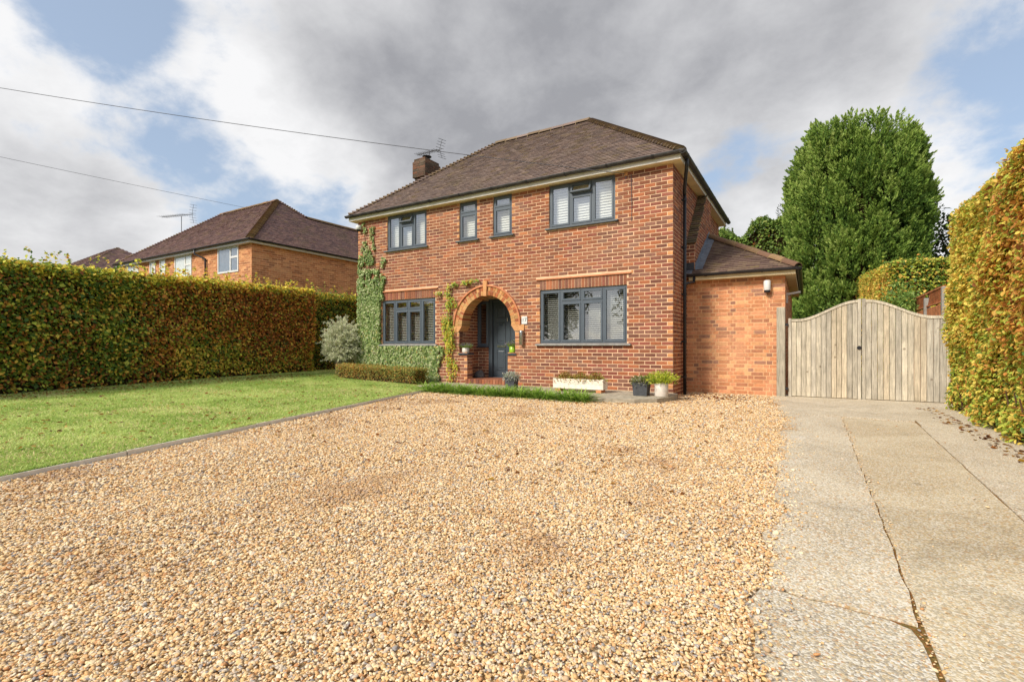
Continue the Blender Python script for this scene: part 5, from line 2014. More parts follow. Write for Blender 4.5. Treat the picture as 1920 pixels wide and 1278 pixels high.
# ================================================================== VEGETATION
def hedge(name, label, A, B, w, z0f, z1f, dens, colour, Ls, Ws, cat='hedge', fine=False, bump=.10, shoots=0, singles=0, depth=.09, core=.14, droop=.35):
    """clipped hedge: leaves through a shell on each face, twiggy core inside. dens: leaves per m2 for faces right(+n), left(-n), top, endA, endB"""
    t_ = thing(name, label, cat, (A[0], A[1], z0f(A[0], A[1])))
    org = np.array([A[0], A[1], z0f(A[0], A[1])])
    A2, B2 = np.array(A, float), np.array(B, float)
    L = np.linalg.norm(B2 - A2)
    d = (B2 - A2) / L
    nr = np.array([d[1], -d[0]])                           # right of the direction of travel
    Pl, Ol = [], []
    hgt = lambda p: z1f(p[:, 0], p[:, 1]) - z0f(p[:, 0], p[:, 1])

    def side(s, dn_):
        Hm = float(z1f(*(A2 + B2) / 2) - z0f(*(A2 + B2) / 2))
        n = int(L * Hm * dn_)
        u, v = RNG.random(n) * L, RNG.random(n)
        kp = RNG.random(n) < np.clip(v * Hm / .28, .30, 1)
        u, v = u[kp], v[kp]
        n = len(u)
        base = A2 + d * u[:, None] + nr * (s * w)
        z = z0f(base[:, 0], base[:, 1]) + v * hgt(base)
        ins = np.clip((v - .93) / .07, 0, 1) ** 2 * .12
        P = np.stack([base[:, 0] - nr[0] * s * ins, base[:, 1] - nr[1] * s * ins, z], 1)
        Pl.append(P)
        Ol.append(np.tile([nr[0] * s, nr[1] * s, 0.0], (n, 1)))
    if dens[0]:
        side(1, dens[0])
    if dens[1]:
        side(-1, dens[1])
    n = int(L * 2 * w * dens[2])
    u, v = RNG.random(n) * L, (RNG.random(n) * 2 - 1)
    base = A2 + d * u[:, None] + nr * (v * w)[:, None]
    Pl.append(np.stack([base[:, 0], base[:, 1], z1f(base[:, 0], base[:, 1]) - np.abs(v) ** 6 * .10], 1))
    Ol.append(np.tile([0, 0, 1.0], (n, 1)))
    for (E_, s, dd) in ((A2, -1, dens[3]), (B2, 1, dens[4])):
        if not dd:
            continue
        H = float(z1f(*E_) - z0f(*E_))
        n = int(2 * w * H * dd)
        v = RNG.random(n) * 2 - 1
        base = E_ + nr * (v * w)[:, None]
        z = z0f(base[:, 0], base[:, 1]) + RNG.random(n) * hgt(base)
        Pl.append(np.stack([base[:, 0], base[:, 1], z], 1))
        Ol.append(np.tile([d[0] * s, d[1] * s, 0.0], (n, 1)))
    P, O = np.concatenate(Pl), np.concatenate(Ol)
    n = len(P)
    P = P + O * ((fbm(P, 1.7) - .5) * 2 * bump)[:, None]
    P = P - O * np.minimum(np.abs(RNG.normal(0, depth, n)), .3)[:, None] + RNG.normal(0, .015, (n, 3))
    if shoots:
        sp, so_ = [], []
        for k in range(shoots):
            u = RNG.random() * L
            b = A2 + d * u + nr * RNG.uniform(-w * .9, w * .9)
            z = float(z1f(*b)) - .03
            h = RNG.uniform(.12, .42)
            ln = RNG.normal(0, .25, 2)
            m = int(4 + h * 26)
            f = RNG.random(m)
            q = np.stack([b[0] + ln[0] * f * h + RNG.normal(0, .02, m), b[1] + ln[1] * f * h + RNG.normal(0, .02, m), z + f * h], 1)
            sp.append(q)
            so_.append(np.concatenate([RNG.normal(0, 1, (m, 2)), np.full((m, 1), .6)], 1))
        P = np.concatenate([P, *sp])
        O = np.concatenate([O, *[unit(q) for q in so_]])
        n = len(P)
    D = O * .7 + RNG.normal(0, .55, (n, 3)) + np.array([0, 0, -droop])
    N = O * .75 + np.array([0, 0, .75]) + RNG.normal(0, .38, (n, 3))
    C = colour(P, O)
    LL = Ls * np.exp(RNG.normal(0, .2, n))
    WW = LL * Ws * np.exp(RNG.normal(0, .12, n))
    if singles:                                            # nearest leaves are single pieces
        dcam = np.linalg.norm(P - np.array(CAM), axis=1)
        facing = (O[:, 0] < -.5) & (P[:, 2] > .0)
        # only those the camera frames
        rel = P - np.array(CAM)
        X = rel[:, 0] * math.cos(TH) + rel[:, 1] * math.sin(TH)
        Y = -rel[:, 0] * math.sin(TH) + rel[:, 1] * math.cos(TH)
        ok = facing & (Y > .5) & (np.abs(X / np.maximum(Y, .1)) < 1.0)
        out_ = (P - (A2[0] * 0)) @ np.array([0, 0, 0.]) * 0
        cand = np.where(ok)[0]
        cand = cand[np.argsort(dcam[cand] + (P[cand, 0] - P[cand, 0].min()) * 2.0)][:singles]
        rest = np.ones(n, bool)
        rest[cand] = False
        V, F, k = leaf_arrays(P[cand], D[cand], N[cand], LL[cand], WW[cand], .12, True)
        V = V.reshape(-1, 6, 3)
        f1 = np.array([[0, 1, 2, 3], [0, 3, 4, 5]])
        for q, i in enumerate(cand):
            me = np_mesh('leaf', V[q] - P[i], f1, np.repeat(C[i:i + 1], 6, 0))
            link('leaf', me, 'leaf', t_, tuple(P[i] - org))
        P, D, N, LL, WW, C = P[rest], D[rest], N[rest], LL[rest], WW[rest], C[rest]
    leaf_object('foliage', P - org, D, N, LL, WW, C, 'leaf', t_, fine)
    # core of twigs
    c = MB()
    wi = w - core
    K = 14
    for k in range(K):
        p0, p1 = A2 + d * (L * k / K + (core if k == 0 else 0)), A2 + d * (L * (k + 1) / K - (core if k == K - 1 else 0))
        pts = []
        for (p, s) in ((p0, 1), (p1, 1), (p1, -1), (p0, -1)):
            q = p + nr * (s * wi)
            pts.append(q)
        lo = [(q[0] - org[0], q[1] - org[1], float(z0f(*q)) - .1 - org[2]) for q in pts]
        hi = [(q[0] - org[0], q[1] - org[1], float(z1f(*q)) - core - org[2]) for q in pts]
        c.hexa(lo + hi)
    c.build('twigs', 'twig', t_)
    if L > 6:
        st_ = MB()
        for k in range(int(L / .3)):
            for s in (-1, 1):
                q = A2 + d * (k + .5 + random.uniform(-.3, .3)) * .3 + nr * s * (w - .10)
                q2 = q + nr * s * random.uniform(-.04, .10) + d * random.uniform(-.2, .2)
                zb = float(z0f(*q))
                st_.tube([(q[0] - org[0], q[1] - org[1], zb - .05 - org[2]), (q2[0] - org[0], q2[1] - org[1], zb + random.uniform(.4, 1.2) - org[2])], [.016, .006], 5)
        st_.build('stems', 'bark', t_)
    return t_


def mixcol(pal, w_, jit=.16):
    """w_ (n,k) weights -> picks"""
    w_ = np.clip(w_, 0, None)
    w_ = w_ / np.maximum(w_.sum(1, keepdims=True), 1e-6)
    r = RNG.random((len(w_), 1))
    idx = (r > np.cumsum(w_, 1)).sum(1).clip(0, len(pal) - 1)
    return palette_pick(pal, idx, jit)


BEECH = [S(118, 138, 52, 1.25), S(170, 174, 66, 1.3), S(216, 184, 80, 1.3), S(194, 130, 62, 1.2), S(146, 92, 50, 1.15), S(226, 210, 88, 1.3), S(84, 112, 50, 1.1)]


def col_left(P, O):
    a = fbm(P, .55)
    b = fbm(P + 40, 1.6)
    top = np.maximum((O[:, 2] > .5), np.clip((P[:, 2] - 2.22 - .02 * (P[:, 1] + 9.8)) / .22, 0, 1)).astype(float)  # sunlit hedge top put into the leaf colour as extra yellow
    green = np.clip((-P[:, 1] - 4.2) / 2.5, 0, 1)          # greener towards the near end
    low = np.clip((1.25 - P[:, 2]) / .9, 0, 1) * np.clip((P[:, 1] + 4.2) / 2, 0, 1)
    br = np.clip((a - .34) * 4.5, 0, 1.3) * (1 - .8 * green) * (1 - .6 * low) * (1 - .75 * top)
    ye = np.clip((b - .40) * 2.6, 0, 1)
    w_ = np.stack([.35 + green * 1.5 + low * .5, .30 + green * .5 + low * .9 + top * 1.4, .26 + ye * .9 + low * .6 + top * .8, .22 + br * 1.9, .08 + br * 1.5, top * 2.0 + .06 + low * .3, .25 + green * 1.2], 1)
    return mixcol(BEECH, w_)


hz0 = lambda x, y: lawn_z(np.asarray(x) + .7, np.asarray(y))
hedge('beech_hedge', 'long clipped beech hedge turning brown along the left of the lawn', (-11.10, -9.8), (-11.52, -.15), .74, hz0,
      lambda x, y: 2.50 + .02 * (np.asarray(y) + 9.8), (2000, 200, 1500, 400, 1200), col_left, .074, .66, shoots=150, bump=.12, depth=.10, core=.2)


def col_corner(P, O):
    top = (O[:, 2] > .5).astype(float)
    b = fbm(P + 40, 1.6)
    w_ = np.stack([1.0 + b * 0, .4 + top * 2, .2 + (b > .55) * .8 + top, .2 + 0 * b, .15 + 0 * b, top * 2 + .1, 1.6 + 0 * b], 1)
    return mixcol(BEECH, w_)


hedge('privet_hedge', 'dark green hedge end between the beech hedge and the ivy wall', (-11.62, .02), (-11.2, 3.6), .62, hz0,
      lambda x, y: 2.66 + 0 * np.asarray(y), (1500, 150, 1200, 1200, 300), col_corner, .066, .62, bump=.10, shoots=30, core=.2)


def col_right(P, O):
    a = fbm(P, .8)
    b = fbm(P + 21, 2.2)
    near = np.clip((-P[:, 1] - 1.9 + (fbm(P + 5, 1.1) - .5) * 2.0) / 1.0, 0, 1) * np.clip((P[:, 2] - .2) / .9, .25, 1) * (1 - .55 * np.clip((P[:, 2] - 1.9) / .8, 0, 1))   # browner towards the camera
    low = np.clip((1.3 - P[:, 2]) / 1.0, 0, 1)
    top = (O[:, 2] > .5).astype(float)
    w_ = np.stack([.22 + low * .6 + (b > .56) * .6, 1.3 + low * .9 + (b > .5) * .7 + top * .5, 1.0 + near * .9, .12 + near * 2.6 + (a > .60) * .5, .01 + near * .9, 1.8 - near * 1.3 + top * .3, .05 + low * .2], 1)
    pal = [S(126, 152, 60, 1.05), S(180, 190, 78, 1.05), S(222, 184, 86, 1.05), S(204, 140, 70, 1.05), S(150, 96, 54, 1.), S(230, 208, 100, 1.05), S(100, 130, 62, 1.)]
    return mixcol(pal, w_)


hedge('beech_hedge', 'tall golden beech hedge filling the right edge beside the driveway', (4.88, -7.2), (5.06, .12), .86, lambda x, y: np.full(np.shape(x), -.12) if np.ndim(x) else -.12,
      lambda x, y: 3.02 + 0 * np.asarray(x), (0, 3600, 1900, 200, 2600), col_right, .050, .64, fine=True, shoots=110, bump=.20, singles=300, depth=.10, core=.2)


def col_back(P, O):
    left = (O[:, 0] < -.5).astype(float)  # left face yellower: sunlight on it is painted into the leaves
    top = (O[:, 2] > .5).astype(float)
    b = fbm(P, 1.2)
    w_ = np.stack([.9 - left * .7, .9 + top + left * .2 + (b > .5) * .4, .3 + left * 1.5, .06 + left * .5, .02 + 0 * b, .25 + left * 1.2 + top, .9 - left * .8], 1)
    pal = [S(116, 140, 56, 1.1), S(166, 178, 70, 1.1), S(224, 184, 88, 1.1), S(204, 140, 70, 1.1), S(150, 96, 54, 1.), S(226, 208, 96, 1.1), S(88, 116, 54, 1.)]
    return mixcol(pal, w_)


hedge('beech_hedge', 'yellow and green clipped hedge rising behind the gate below the conifer', (4.85, 5.0), (4.85, 17.0), .85, lambda x, y: np.full(np.shape(x), -.12) if np.ndim(x) else -.12,
      lambda x, y: 3.0 + .085 * (np.asarray(y) - 5.0), (100, 1300, 700, 1900, 300), col_back, .075, .64, shoots=40, bump=.08)


def col_low(P, O):
    b = fbm(P, 3)
    left = np.clip((-6.9 - P[:, 0]) / 1.2, 0, 1)
    w_ = np.stack([.8 + b * 0, .9 + 0 * b, .5 + left * .7, .35 + left * .8, .12 + b * 0, .5 + left * .5, .5 + b * 0], 1)
    pal = [S(120, 136, 66, 1.05), S(160, 162, 80, 1.05), S(200, 166, 82, 1.05), S(196, 132, 72, 1.05), S(136, 96, 60, 1.), S(190, 184, 96, 1.05), S(96, 116, 62, 1.)]
    return mixcol(pal, w_)


hedge('low_hedge', 'knee high clipped box hedge under the ivy at the house foot', (-8.75, -.72), (-6.02, -.62), .30, lambda x, y: lawn_z(np.asarray(x), np.asarray(y)),
      lambda x, y: .36 + .03 * (-np.asarray(x) - 6) , (7000, 800, 6000, 5000, 5000), col_low, .030, .6, bump=.03, depth=.03, core=.06)

# ---------------------------------------------------------------- conifer behind the gate
def conifer(name, label, c, Rm, z0, z1, n_pl, m, pal, lump=.9, seed=3):
    rg = np.random.default_rng(seed)
    t_ = thing(name, label, 'tree', (c[0], c[1], -.2))
    org = np.array([c[0], c[1], -.2])
    H = z1 - z0

    def rad(f):
        lo = np.where(f < .30, .86 + .14 * np.sin(np.clip(f / .30, 0, 1) * np.pi / 2), 1.0)
        up = np.where(f > .45, np.clip(1 - ((f - .45) / .55) ** 5.0, 0, 1) ** .38, 1.0 - .0 * f)
        return Rm * lo * up
    # upright boughs over the crown's surface; plumes grow on the outside of every bough
    nb = 235
    fb = np.concatenate([rg.random(nb - 16) ** .9 * .92 + .02, .84 + .11 * rg.random(16)])
    ab = np.arange(nb) * 2.39996 + rg.normal(0, .25, nb)
    rb = rad(np.minimum(fb, .985)) - .30
    rb[-16:] = rad(np.minimum(fb[-16:], .93)) * np.sqrt(rg.random(16)) * .85
    rb = np.maximum(rb, .1)
    cb = np.stack([np.cos(ab) * rb, np.sin(ab) * rb, z0 + fb * H * .94 + rg.normal(0, .08, nb)], 1)
    hb = .36 + rg.random(nb) * .20
    vb_ = .70 + rg.random(nb) * .50
    k0 = rg.integers(0, nb, n_pl)
    dd = unit(rg.normal(0, 1, (n_pl, 3)) + .9 * np.stack([np.cos(ab[k0]), np.sin(ab[k0]), np.full(n_pl, .35)], 1))
    P = cb[k0] + dd * np.stack([hb[k0], hb[k0], vb_[k0]], 1)
    out = unit(dd * np.array([1, 1, .4]) + .4 * np.stack([np.cos(ab[k0]), np.sin(ab[k0]), np.zeros(n_pl)], 1))
    q = P + np.array([c[0], c[1], 0])
    bt = rg.normal(0, .16, nb)
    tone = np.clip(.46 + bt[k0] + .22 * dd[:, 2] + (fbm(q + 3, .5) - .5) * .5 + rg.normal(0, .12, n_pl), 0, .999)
    pd = unit(out * (.60 + rg.normal(0, .18, (n_pl, 1))) + np.array([0, 0, .85]) + rg.normal(0, .18, (n_pl, 3)))
    pl = .26 + rg.random(n_pl) * .28
    # sprays on every plume
    k = np.repeat(np.arange(n_pl), m)
    N_ = len(k)
    tt = rg.random(N_) ** .8
    off = rg.normal(0, 1, (N_, 3))
    off -= pd[k] * (off * pd[k]).sum(1, keepdims=True)
    Q = P[k] + pd[k] * (tt * pl[k])[:, None] + off * (.085 * (1.05 - tt))[:, None]
    D = pd[k] * 1.0 + off * .45 * (1.1 - tt)[:, None] + rg.normal(0, .22, (N_, 3))
    Nn = out[k] * .7 + rg.normal(0, .6, (N_, 3)) + [0, 0, .3]
    L_ = .075 + rg.random(N_) * .075
    W_ = L_ * .42
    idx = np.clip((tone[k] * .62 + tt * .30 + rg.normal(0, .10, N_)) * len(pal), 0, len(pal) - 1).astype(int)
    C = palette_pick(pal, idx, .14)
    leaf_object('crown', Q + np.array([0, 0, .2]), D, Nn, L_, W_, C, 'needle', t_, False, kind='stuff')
    core = MB()
    prof = [(0.05, z0 + .1)] + [(max(.05, float(rad(np.array([ff]))[0]) - .98), z0 + ff * H) for ff in np.linspace(.03, .93, 14)] + [(.03, z0 + .95 * H)]
    core.lathe([(r_, z_ + .2) for r_, z_ in prof], 0, 0, 0, 22)
    core.build('inner_branches', 'twig', t_, smooth=True)
    MB().tube([(0, 0, -.1), (.05, 0, 1.5), (0, .05, z0 + 2), (0, 0, z1 * .7)], [.34, .28, .22, .08], 10).build('trunk', 'bark', t_)
    return t_


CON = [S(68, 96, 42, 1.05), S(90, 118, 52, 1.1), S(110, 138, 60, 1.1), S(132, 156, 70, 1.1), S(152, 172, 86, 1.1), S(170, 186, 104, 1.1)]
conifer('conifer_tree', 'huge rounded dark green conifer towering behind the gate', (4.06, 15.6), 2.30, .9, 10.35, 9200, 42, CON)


# ---------------------------------------------------------------- leafy masses
def leafy(name, label, c, rad3, n, Ls, pal, cat='shrub', seed=1, trunk=0.12, lump=.35, w_=.55, up=.3, group=None, mat='leaf', base=None, clumps=26, limbs=7):
    rg = np.random.default_rng(seed)
    base = c[2] - rad3[2] if base is None else base
    t_ = thing(name, label, cat, (c[0], c[1], base), group)
    org = np.array([c[0], c[1], base])
    # crown made of overlapping clumps so that the outline is uneven and gaps stay open
    cc = rg.normal(0, 1, (clumps, 3))
    cc = unit(cc) * (rg.random((clumps, 1)) ** .45) * .80
    cr = .26 + rg.random(clumps) * .24
    k = rg.integers(0, clumps, n)
    d = unit(rg.normal(0, 1, (n, 3)))
    rr = cr[k] * (1 - np.abs(rg.normal(0, .22, n)))
    Q = cc[k] + d * rr[:, None]
    P = np.array(c) + Q * np.array(rad3)
    tone = np.clip(.5 + .35 * d[:, 2] + .25 * (cc[k, 2]) + rg.normal(0, .18, n), 0, .999)
    P = P + rg.normal(0, .03, (n, 3))
    D = d * .6 + rg.normal(0, .6, (n, 3)) + [0, 0, -up * .3]
    N = d * .5 + rg.normal(0, .5, (n, 3)) + [0, 0, .6]
    L_ = Ls * np.exp(rg.normal(0, .22, n))
    C = palette_pick(pal, rg.integers(0, len(pal), n))
    leaf_object('crown', P - org, D, N, L_, L_ * w_, C, mat, t_, False, kind='stuff')
    tr_ = MB()
    top = np.array(c) - org
    tr_.tube([(0, 0, -.05), (top[0] * .3, top[1] * .3, top[2] * .55), tuple(top)], [trunk, trunk * .75, trunk * .35], 8)
    for i in range(limbs):
        e = cc[i] * np.array(rad3) * .85 + top
        s = top * (.45 + .4 * rg.random())
        tr_.tube([tuple(s), tuple((s + e) / 2 + [0, 0, .08 * rad3[2]]), tuple(e)], [trunk * .45, trunk * .3, trunk * .1], 6)
    tr_.build('trunk', 'bark', t_)
    return t_


LAUR = [S(104, 132, 60, 1.), S(126, 152, 70, 1.), S(146, 168, 80, 1.), S(90, 116, 54, 1.), S(160, 170, 90, 1.)]
def col_laurel(P, O):
    b = fbm(P, .9)
    w_ = np.stack([1 + 0 * b, 1.2 + 0 * b, .9 + (b > .5) * .8, .8 + 0 * b, .5 + 0 * b, (b > .6) * .5], 1)
    return mixcol(LAUR + [S(186, 116, 66, 1.)], w_)


hedge('laurel_screen', 'tall bright green laurel screen behind the extension roof', (-5.5, 17.6), (2.4, 18.4), 1.1, lambda x, y: np.full(np.shape(x), -.2) if np.ndim(x) else -.2,
      lambda x, y: 7.0 + .35 * np.sin(np.asarray(x) * 1.9) + .22 * np.sin(np.asarray(x) * 4.3 + 1), (260, 60, 420, 60, 200), col_laurel, .17, .5, cat='shrub', bump=.45, shoots=60, depth=.2, core=.4)
leafy('pine_tree', 'thin dark pine top peeping out left of the conifer', (1.5, 25.0, 7.6), (1.1, 1.1, 2.9), 1500, .22, [S(60, 78, 48, .6), S(74, 92, 56, .6)], 'tree', 23, .14, w_=.2, base=-.2, clumps=16)
leafy('broadleaf_tree', 'dark broadleaf tree showing right of the conifer over the golden hedge', (8.4, 19.5, 5.2), (2.2, 2.2, 3.2), 5000, .17, [S(70, 88, 42, .6), S(92, 108, 50, .62), S(56, 74, 36, .6)], 'tree', 24, .2, base=-.2)
leafy('garden_shrub', 'dark green shrub at the conifer foot behind the gate post', (2.75, 4.6, .95), (.75, .9, 1.0), 4200, .085, [S(84, 112, 50, 1.), S(112, 146, 62, 1.), S(66, 90, 44, .9), S(136, 156, 70, 1.)], 'shrub', 25, .05)
leafy('garden_shrub', 'fern like arching shrub in front of the yellow and green hedge', (4.05, 4.2, 1.55), (.55, .45, .85), 2200, .10, [S(136, 164, 76, 1.), S(110, 142, 66, 1.), S(164, 184, 98, 1.)], 'shrub', 26, .05, w_=.35, base=-.1)
leafy('red_shrub', 'dark red leaved shrub under the conifer behind the left gate', (3.25, 8.4, .9), (.9, .8, .9), 1800, .10, [S(130, 54, 40, .55), S(96, 44, 34, .5), S(84, 70, 38, .55)], 'shrub', 27, .05)
# trees over the road, which the ground floor windows mirror
for (x, y, h_, sd_) in ((-17, -30, 8.5, 31), (-9.5, -33, 10.5, 32), (-25, -34, 9.5, 33), (-2, -31, 7.6, 34)):
    leafy('street_tree', 'broadleaf tree over the road, seen as a dark reflection in the window glass', (x, y, h_ * .55), (3.6, 3.2, h_ * .45), 5200, .34, [S(74, 92, 40, .6), S(96, 112, 46, .6), S(130, 120, 52, .6), S(58, 74, 34, .6)], 'tree', sd_, .28, base=-.2, group='trees over the road')

# ---------------------------------------------------------------- silver shrub at the left corner
t_ = thing('silver_shrub', 'wispy silver grey shrub in front of the left house corner', 'shrub', (-9.40, -.26, .12))
stems = MB()
LP, LD = [], []
rg = np.random.default_rng(41)
for k in range(620):
    a = rg.random() * 2 * math.pi
    ce = rg.uniform(-.55, 1.0)
    se = math.sqrt(max(0, 1 - ce * ce))
    rr_ = rg.uniform(.70, 1.0) + (rg.random() < .35) * rg.uniform(.05, .38)
    end = Vector((math.cos(a) * se * .64 * rr_, math.sin(a) * se * .52 * rr_, .80 + ce * .80 * rr_))
    mid = Vector((end.x * .45, end.y * .45, min(1.5, end.z * .8 + .35)))
    p0 = Vector((rg.normal(0, .06), rg.normal(0, .06), 0))
    pts = []
    for i in range(7):
        f = i / 6
        pts.append(p0 * (1 - f) ** 2 + mid * 2 * f * (1 - f) + end * f * f + Vector(tuple(rg.normal(0, .010, 3))))
    stems.tube(pts, [.004, .004, .004, .003, .003, .002, .0015], 4, caps=False, col=S(176, 174, 150, .8))
    for s in range(46):
        f = rg.uniform(.45, 1.0) ** .8 * 5.999
        i = min(5, int(f))
        q = pts[i].lerp(pts[i + 1], f - i)
        LP.append(tuple(q + Vector(tuple(rg.normal(0, .016, 3)))))
        LD.append(tuple((pts[i + 1] - pts[i]).normalized() + Vector(tuple(rg.normal(0, .6, 3)))))
stems.build('stems', 'piece', t_)
LP, LD = np.array(LP), np.array(LD)
n = len(LP)
leaf_object('foliage', LP, LD, rg.normal(0, 1, (n, 3)) + [0, -.4, .8], np.full(n, .050), np.full(n, .016), palette_pick([S(208, 208, 178, 1.2), S(192, 196, 160, 1.2), S(222, 220, 194, 1.2), S(170, 178, 138, 1.15)], rg.integers(0, 4, n)), 'leaf', t_, kind=None)

# ---------------------------------------------------------------- ivy
def ivy_mask(x, z):
    P = np.stack([x, np.zeros_like(x), z], 1)
    nn = (fbm(P, 2.2) - .5)
    right = np.interp(z, [-.2, .55, .92, .96, 2.2, 2.25, 2.6, 3.1, 3.5], [-5.85, -5.80, -5.82, -8.06, -8.06, -8.02, -8.05, -8.15, -8.30])
    left = np.interp(z, [0, 3.3, 3.7], [-9.0, -8.93, -8.80])
    m = (x > left + nn * .12 - .02) & (x < right + nn * .55) & (z < 3.75 + nn * .6)
    m |= (np.abs(x - (-8.70 + .06 * np.sin(z * 5))) < .055 + .05 * nn) & (z > 3.4) & (z < 4.50)
    m |= (np.abs(x - (-8.33 + .06 * np.sin(z * 4 + 1))) < .075 + .06 * nn) & (z > 3.3) & (z < 4.36)
    m |= (np.abs(x - (-7.86 - (3.55 - z) * .16 + .03 * np.sin(z * 7))) < .085 + .10 * nn) & (z > 2.25) & (z < 3.60)
    m &= ~((x > -8.05) & (x < -6.03) & (z > .93) & (z < 2.24))
    m &= RNG.random(len(x)) < np.interp(z, [2.2, 2.8, 3.4, 4.4], [1, .75, .45, .35])
    m &= ~((z > 2.3) & (vnoise(P, 7.5) > np.interp(z, [2.3, 3.4, 4.4], [.9, .62, .55])))
    m &= z > lawn_z(x, np.full_like(x, -.3)) - .05
    return m


n = 60000
x, z = RNG.uniform(-9.05, -5.6, n), RNG.uniform(-.05, 4.55, n)
k = ivy_mask(x, z)
x, z = x[k], z[k]
n = len(x)
lay_ = RNG.random(n)
P = np.stack([x, -.012 - lay_ * .085 * (0.4 + fbm(np.stack([x, 0 * x, z], 1), 3)), z], 1)
D = np.stack([RNG.normal(0, .6, n), RNG.normal(-.25, .3, n), RNG.normal(-.7, .4, n)], 1)
N = np.stack([RNG.normal(0, .35, n), np.full(n, -1.0), RNG.normal(.45, .3, n)], 1)
tone = fbm(np.stack([x, 0 * x, z], 1) + 7, .9)
pal = [S(130, 156, 84, 1.), S(160, 180, 106, 1.), S(194, 206, 146, 1.), S(216, 218, 170, 1.), S(106, 134, 70, 1.), S(204, 186, 108, 1.)]
w_ = np.stack([1.0 + 0 * x, 1.0 + 0 * x, .5 + tone, .35 + (z < 1.2) * .25, .5 + (z > 2.6) * .6, (z < 1.6) * .16], 1)
t_ = thing('climbing_ivy', 'variegated ivy climbing the left end of the brick front', 'ivy', (-8.4, -.02, .1))
leaf_object('foliage', P - np.array([-8.4, -.02, .1]), D, N, .058 * np.exp(RNG.normal(0, .25, n)), .048 * np.exp(RNG.normal(0, .2, n)), mixcol(pal, w_), 'leaf', t_)
sm = MB()
for x0 in (-8.85, -8.7, -8.45, -8.33, -8.15, -7.2, -6.5):
    top = 4.2 if x0 in (-8.7, -8.33) else (.85 if x0 > -8 else 3.2)
    pts = [(x0 + .05 * math.sin(3 * q * top / 8 + x0) + 8.4, .004, .0 + q * top / 8) for q in range(9)]
    sm.tube(pts, .008, 5, S(140, 112, 80, .7))
sm.build('stems', 'piece', t_)

# ---------------------------------------------------------------- yellowing creeper left of the porch
t_ = thing('porch_creeper', 'yellow green creeper trained up the brickwork left of the arch', 'climber', (-5.55, -.01, 0))
sm = MB()
main = [(-5.50, -.02, -.02), (-5.47, -.03, .4), (-5.52, -.02, .9), (-5.58, -.03, 1.4), (-5.57, -.02, 1.9), (-5.62, -.02, 2.35), (-5.35, -.02, 2.50), (-4.75, -.02, 2.56)]
sm.tube([(a + 5.55, b + .01, c) for a, b, c in main], [.012, .012, .011, .010, .008, .006, .005, .004], 6, S(150, 120, 80, .7))
sm.build('stem', 'piece', t_)
clumps = [(-5.52, .45, .16, .20, 260), (-5.62, .62, .10, .12, 90), (-5.36, .40, .08, .12, 80), (-5.50, .15, .14, .10, 110), (-5.60, 1.22, .15, .26, 420), (-5.52, .98, .10, .16, 200), (-5.72, 1.45, .08, .22, 220), (-5.60, 1.55, .12, .14, 200), (-5.62, .82, .05, .12, 60),
          (-5.60, 1.95, .11, .14, 190), (-5.62, 2.25, .08, .12, 130), (-5.50, 2.06, .10, .10, 120), (-5.40, 1.95, .08, .06, 60), (-5.42, 2.49, .12, .05, 130), (-5.02, 2.52, .14, .055, 170), (-4.80, 2.55, .10, .035, 60), (-5.92, 2.28, .08, .06, 70), (-5.60, 2.42, .05, .05, 40)]
Pl, Yl = [], []
for (x, z, rx, rz, n) in clumps:
    n = int(n * (.70 if .75 < z < 1.7 else .40))
    Pl.append(np.stack([RNG.normal(x, rx * .55, n), -.02 - RNG.random(n) * .13, RNG.normal(z, rz * .55, n)], 1))
    Yl.append(np.full(n, 1.0 if z < 1.5 else .25))
P = np.concatenate(Pl)
Yv = np.concatenate(Yl)
n = len(P)
C = mixcol([S(206, 200, 74, 1.), S(164, 186, 68, 1.), S(220, 186, 76, 1.), S(130, 164, 68, 1.), S(200, 126, 64, 1.)], np.stack([.6 + Yv, 1.0 + 0 * Yv, Yv * .8, 1.2 - Yv * .8, .06 + Yv * .08], 1))
leaf_object('foliage', P - np.array([-5.55, -.01, 0]), np.stack([RNG.normal(0, .6, n), RNG.normal(-.4, .3, n), RNG.normal(-.8, .35, n)], 1), np.stack([RNG.normal(0, .3, n), np.full(n, -.8), RNG.normal(.6, .3, n)], 1),
            .062 * np.exp(RNG.normal(0, .25, n)), .026 * np.exp(RNG.normal(0, .2, n)), C, 'leaf', t_, True, kind=None)

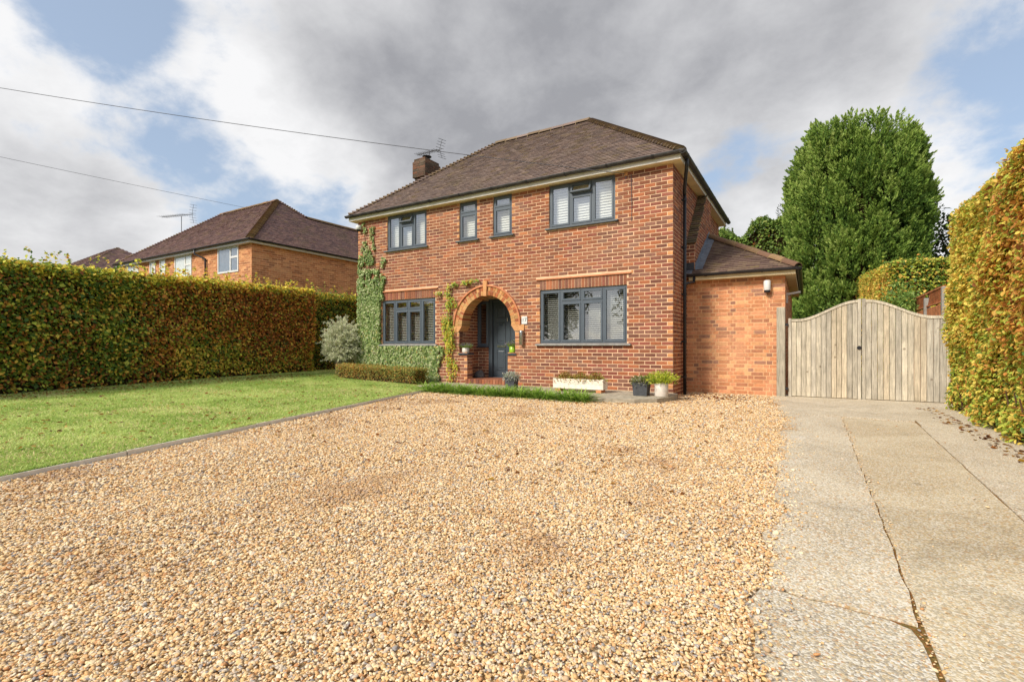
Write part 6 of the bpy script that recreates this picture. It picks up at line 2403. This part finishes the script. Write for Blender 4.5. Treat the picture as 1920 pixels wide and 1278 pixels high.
# ---------------------------------------------------------------- strappy grass clumps along the path
side = ['beside the lawn corner', 'second from the lawn', 'third from the lawn', 'left of the porch step', 'in front of the porch step', 'right of the porch step middle', 'in front of the silver leaved cube pot', 'just right of the cube pot', 'between cube pot and trough', 'left of the trough', 'at the left trough foot', 'before the trough middle', 'rightmost in front of the trough']
xs_ = np.linspace(-5.15, -1.30, 13)
for k, x in enumerate(xs_):
    y = float(path_front(x)) - .15 + random.uniform(-.03, .03)
    n = int(240 * (.55 + .75 * ((k * 7) % 5) / 4))
    rg = np.random.default_rng(60 + k)
    a = rg.random(n) * 2 * np.pi
    L0 = .24 + rg.random(n) * .18
    base = np.stack([rg.normal(0, .060, n), rg.normal(0, .05, n), np.zeros(n)], 1)
    out = np.stack([np.cos(a), np.sin(a), np.zeros(n)], 1)
    wv = np.stack([-np.sin(a), np.cos(a), np.zeros(n)], 1) * (.0055 + rg.random(n) * .004)[:, None]
    el = rg.uniform(.35, 1.3, n)
    V = []
    for (f, wf) in ((0, .8), (.4, 1.0), (.75, .8), (1.0, .08)):
        h = np.sin(el) * f * L0 - .9 * (f ** 2) * L0 * .34
        r_ = np.cos(el) * f * L0 + .35 * f ** 2 * L0
        c = base + out * r_[:, None] + np.array([0, 0, 1]) * h[:, None]
        V += [c - wv * wf, c + wv * wf]
    V = np.stack(V, 1).reshape(-1, 3)
    i = np.arange(n)[:, None] * 8
    F = np.concatenate([i + np.array([[0, 1, 3, 2]]), i + np.array([[2, 3, 5, 4]]), i + np.array([[4, 5, 7, 6]])])
    C = palette_pick([S(132, 168, 66, 1.1), S(156, 188, 82, 1.1), S(180, 202, 106, 1.1), S(110, 148, 60, 1.05)], rg.integers(0, 4, n))
    o = link('grass_clump', np_mesh('grass_clump', V, F, np.repeat(C, 8, 0)), 'leaf', None, (float(x), y, GZ - .01))
    tag(o, 'strappy green grass clump on the path edge, ' + side[k], 'plant', 'grass clumps along the path edge')

# ---------------------------------------------------------------- fallen leaves
n = 3000
grp = RNG.random(n)
x = np.where(grp < .62, RNG.uniform(-10.5, -3.4, n), RNG.uniform(-4.5, 1.6, n))
y = np.where(grp < .62, RNG.uniform(-9, -1, n), RNG.uniform(-7, 1.1, n))
near_h = RNG.random(n) < .45
x = np.where((grp < .62) & near_h, -10.35 + np.abs(RNG.normal(0, .5, n)), x)
# drifts: house corner, path edge, foot of the right hedge
m3 = grp > .80
x[m3] = RNG.normal(.55, .5, m3.sum())
y[m3] = RNG.normal(.45, .45, m3.sum())
m4 = grp > .88
x[m4] = 4.02 - np.abs(RNG.normal(0, .10, m4.sum()))
y[m4] = RNG.uniform(-6, .2, m4.sum())
m5 = grp > .95
x[m5] = RNG.uniform(-5, -.4, m5.sum())
y[m5] = path_front(x[m5]) - .16 - np.abs(RNG.normal(0, .07, m5.sum()))
lawnm = x < edging_x(y)
ok = np.where(lawnm, x > -10.5, in_gravel(x, y) | m4)
z = np.where(lawnm, lawn_z(x, y) + .022, np.where(x > 2.1, DZ + .010, GZ + .014))
P = np.stack([x, y, z], 1)[ok]
red = (P[:, 0] > -.6) & (P[:, 0] < 1.8) & (P[:, 1] > -.8)
n = len(P)
C = palette_pick([S(176, 110, 50, .65), S(206, 164, 70, .7), S(128, 78, 44, .6), S(196, 140, 60, .68), S(160, 66, 46, .6)], np.where(red, RNG.choice([0, 2, 4, 4], n), RNG.integers(0, 4, n)))
lv = leaf_object('fallen_leaves', P, np.concatenate([RNG.normal(0, 1, (n, 2)), np.zeros((n, 1))], 1), RNG.normal(0, .35, (n, 3)) + [0, 0, 1], .045 * np.exp(RNG.normal(0, .25, n)), .028 * np.exp(RNG.normal(0, .2, n)), C, 'leaf', None, True)
lv['label'] = 'scattered brown and yellow fallen leaves'
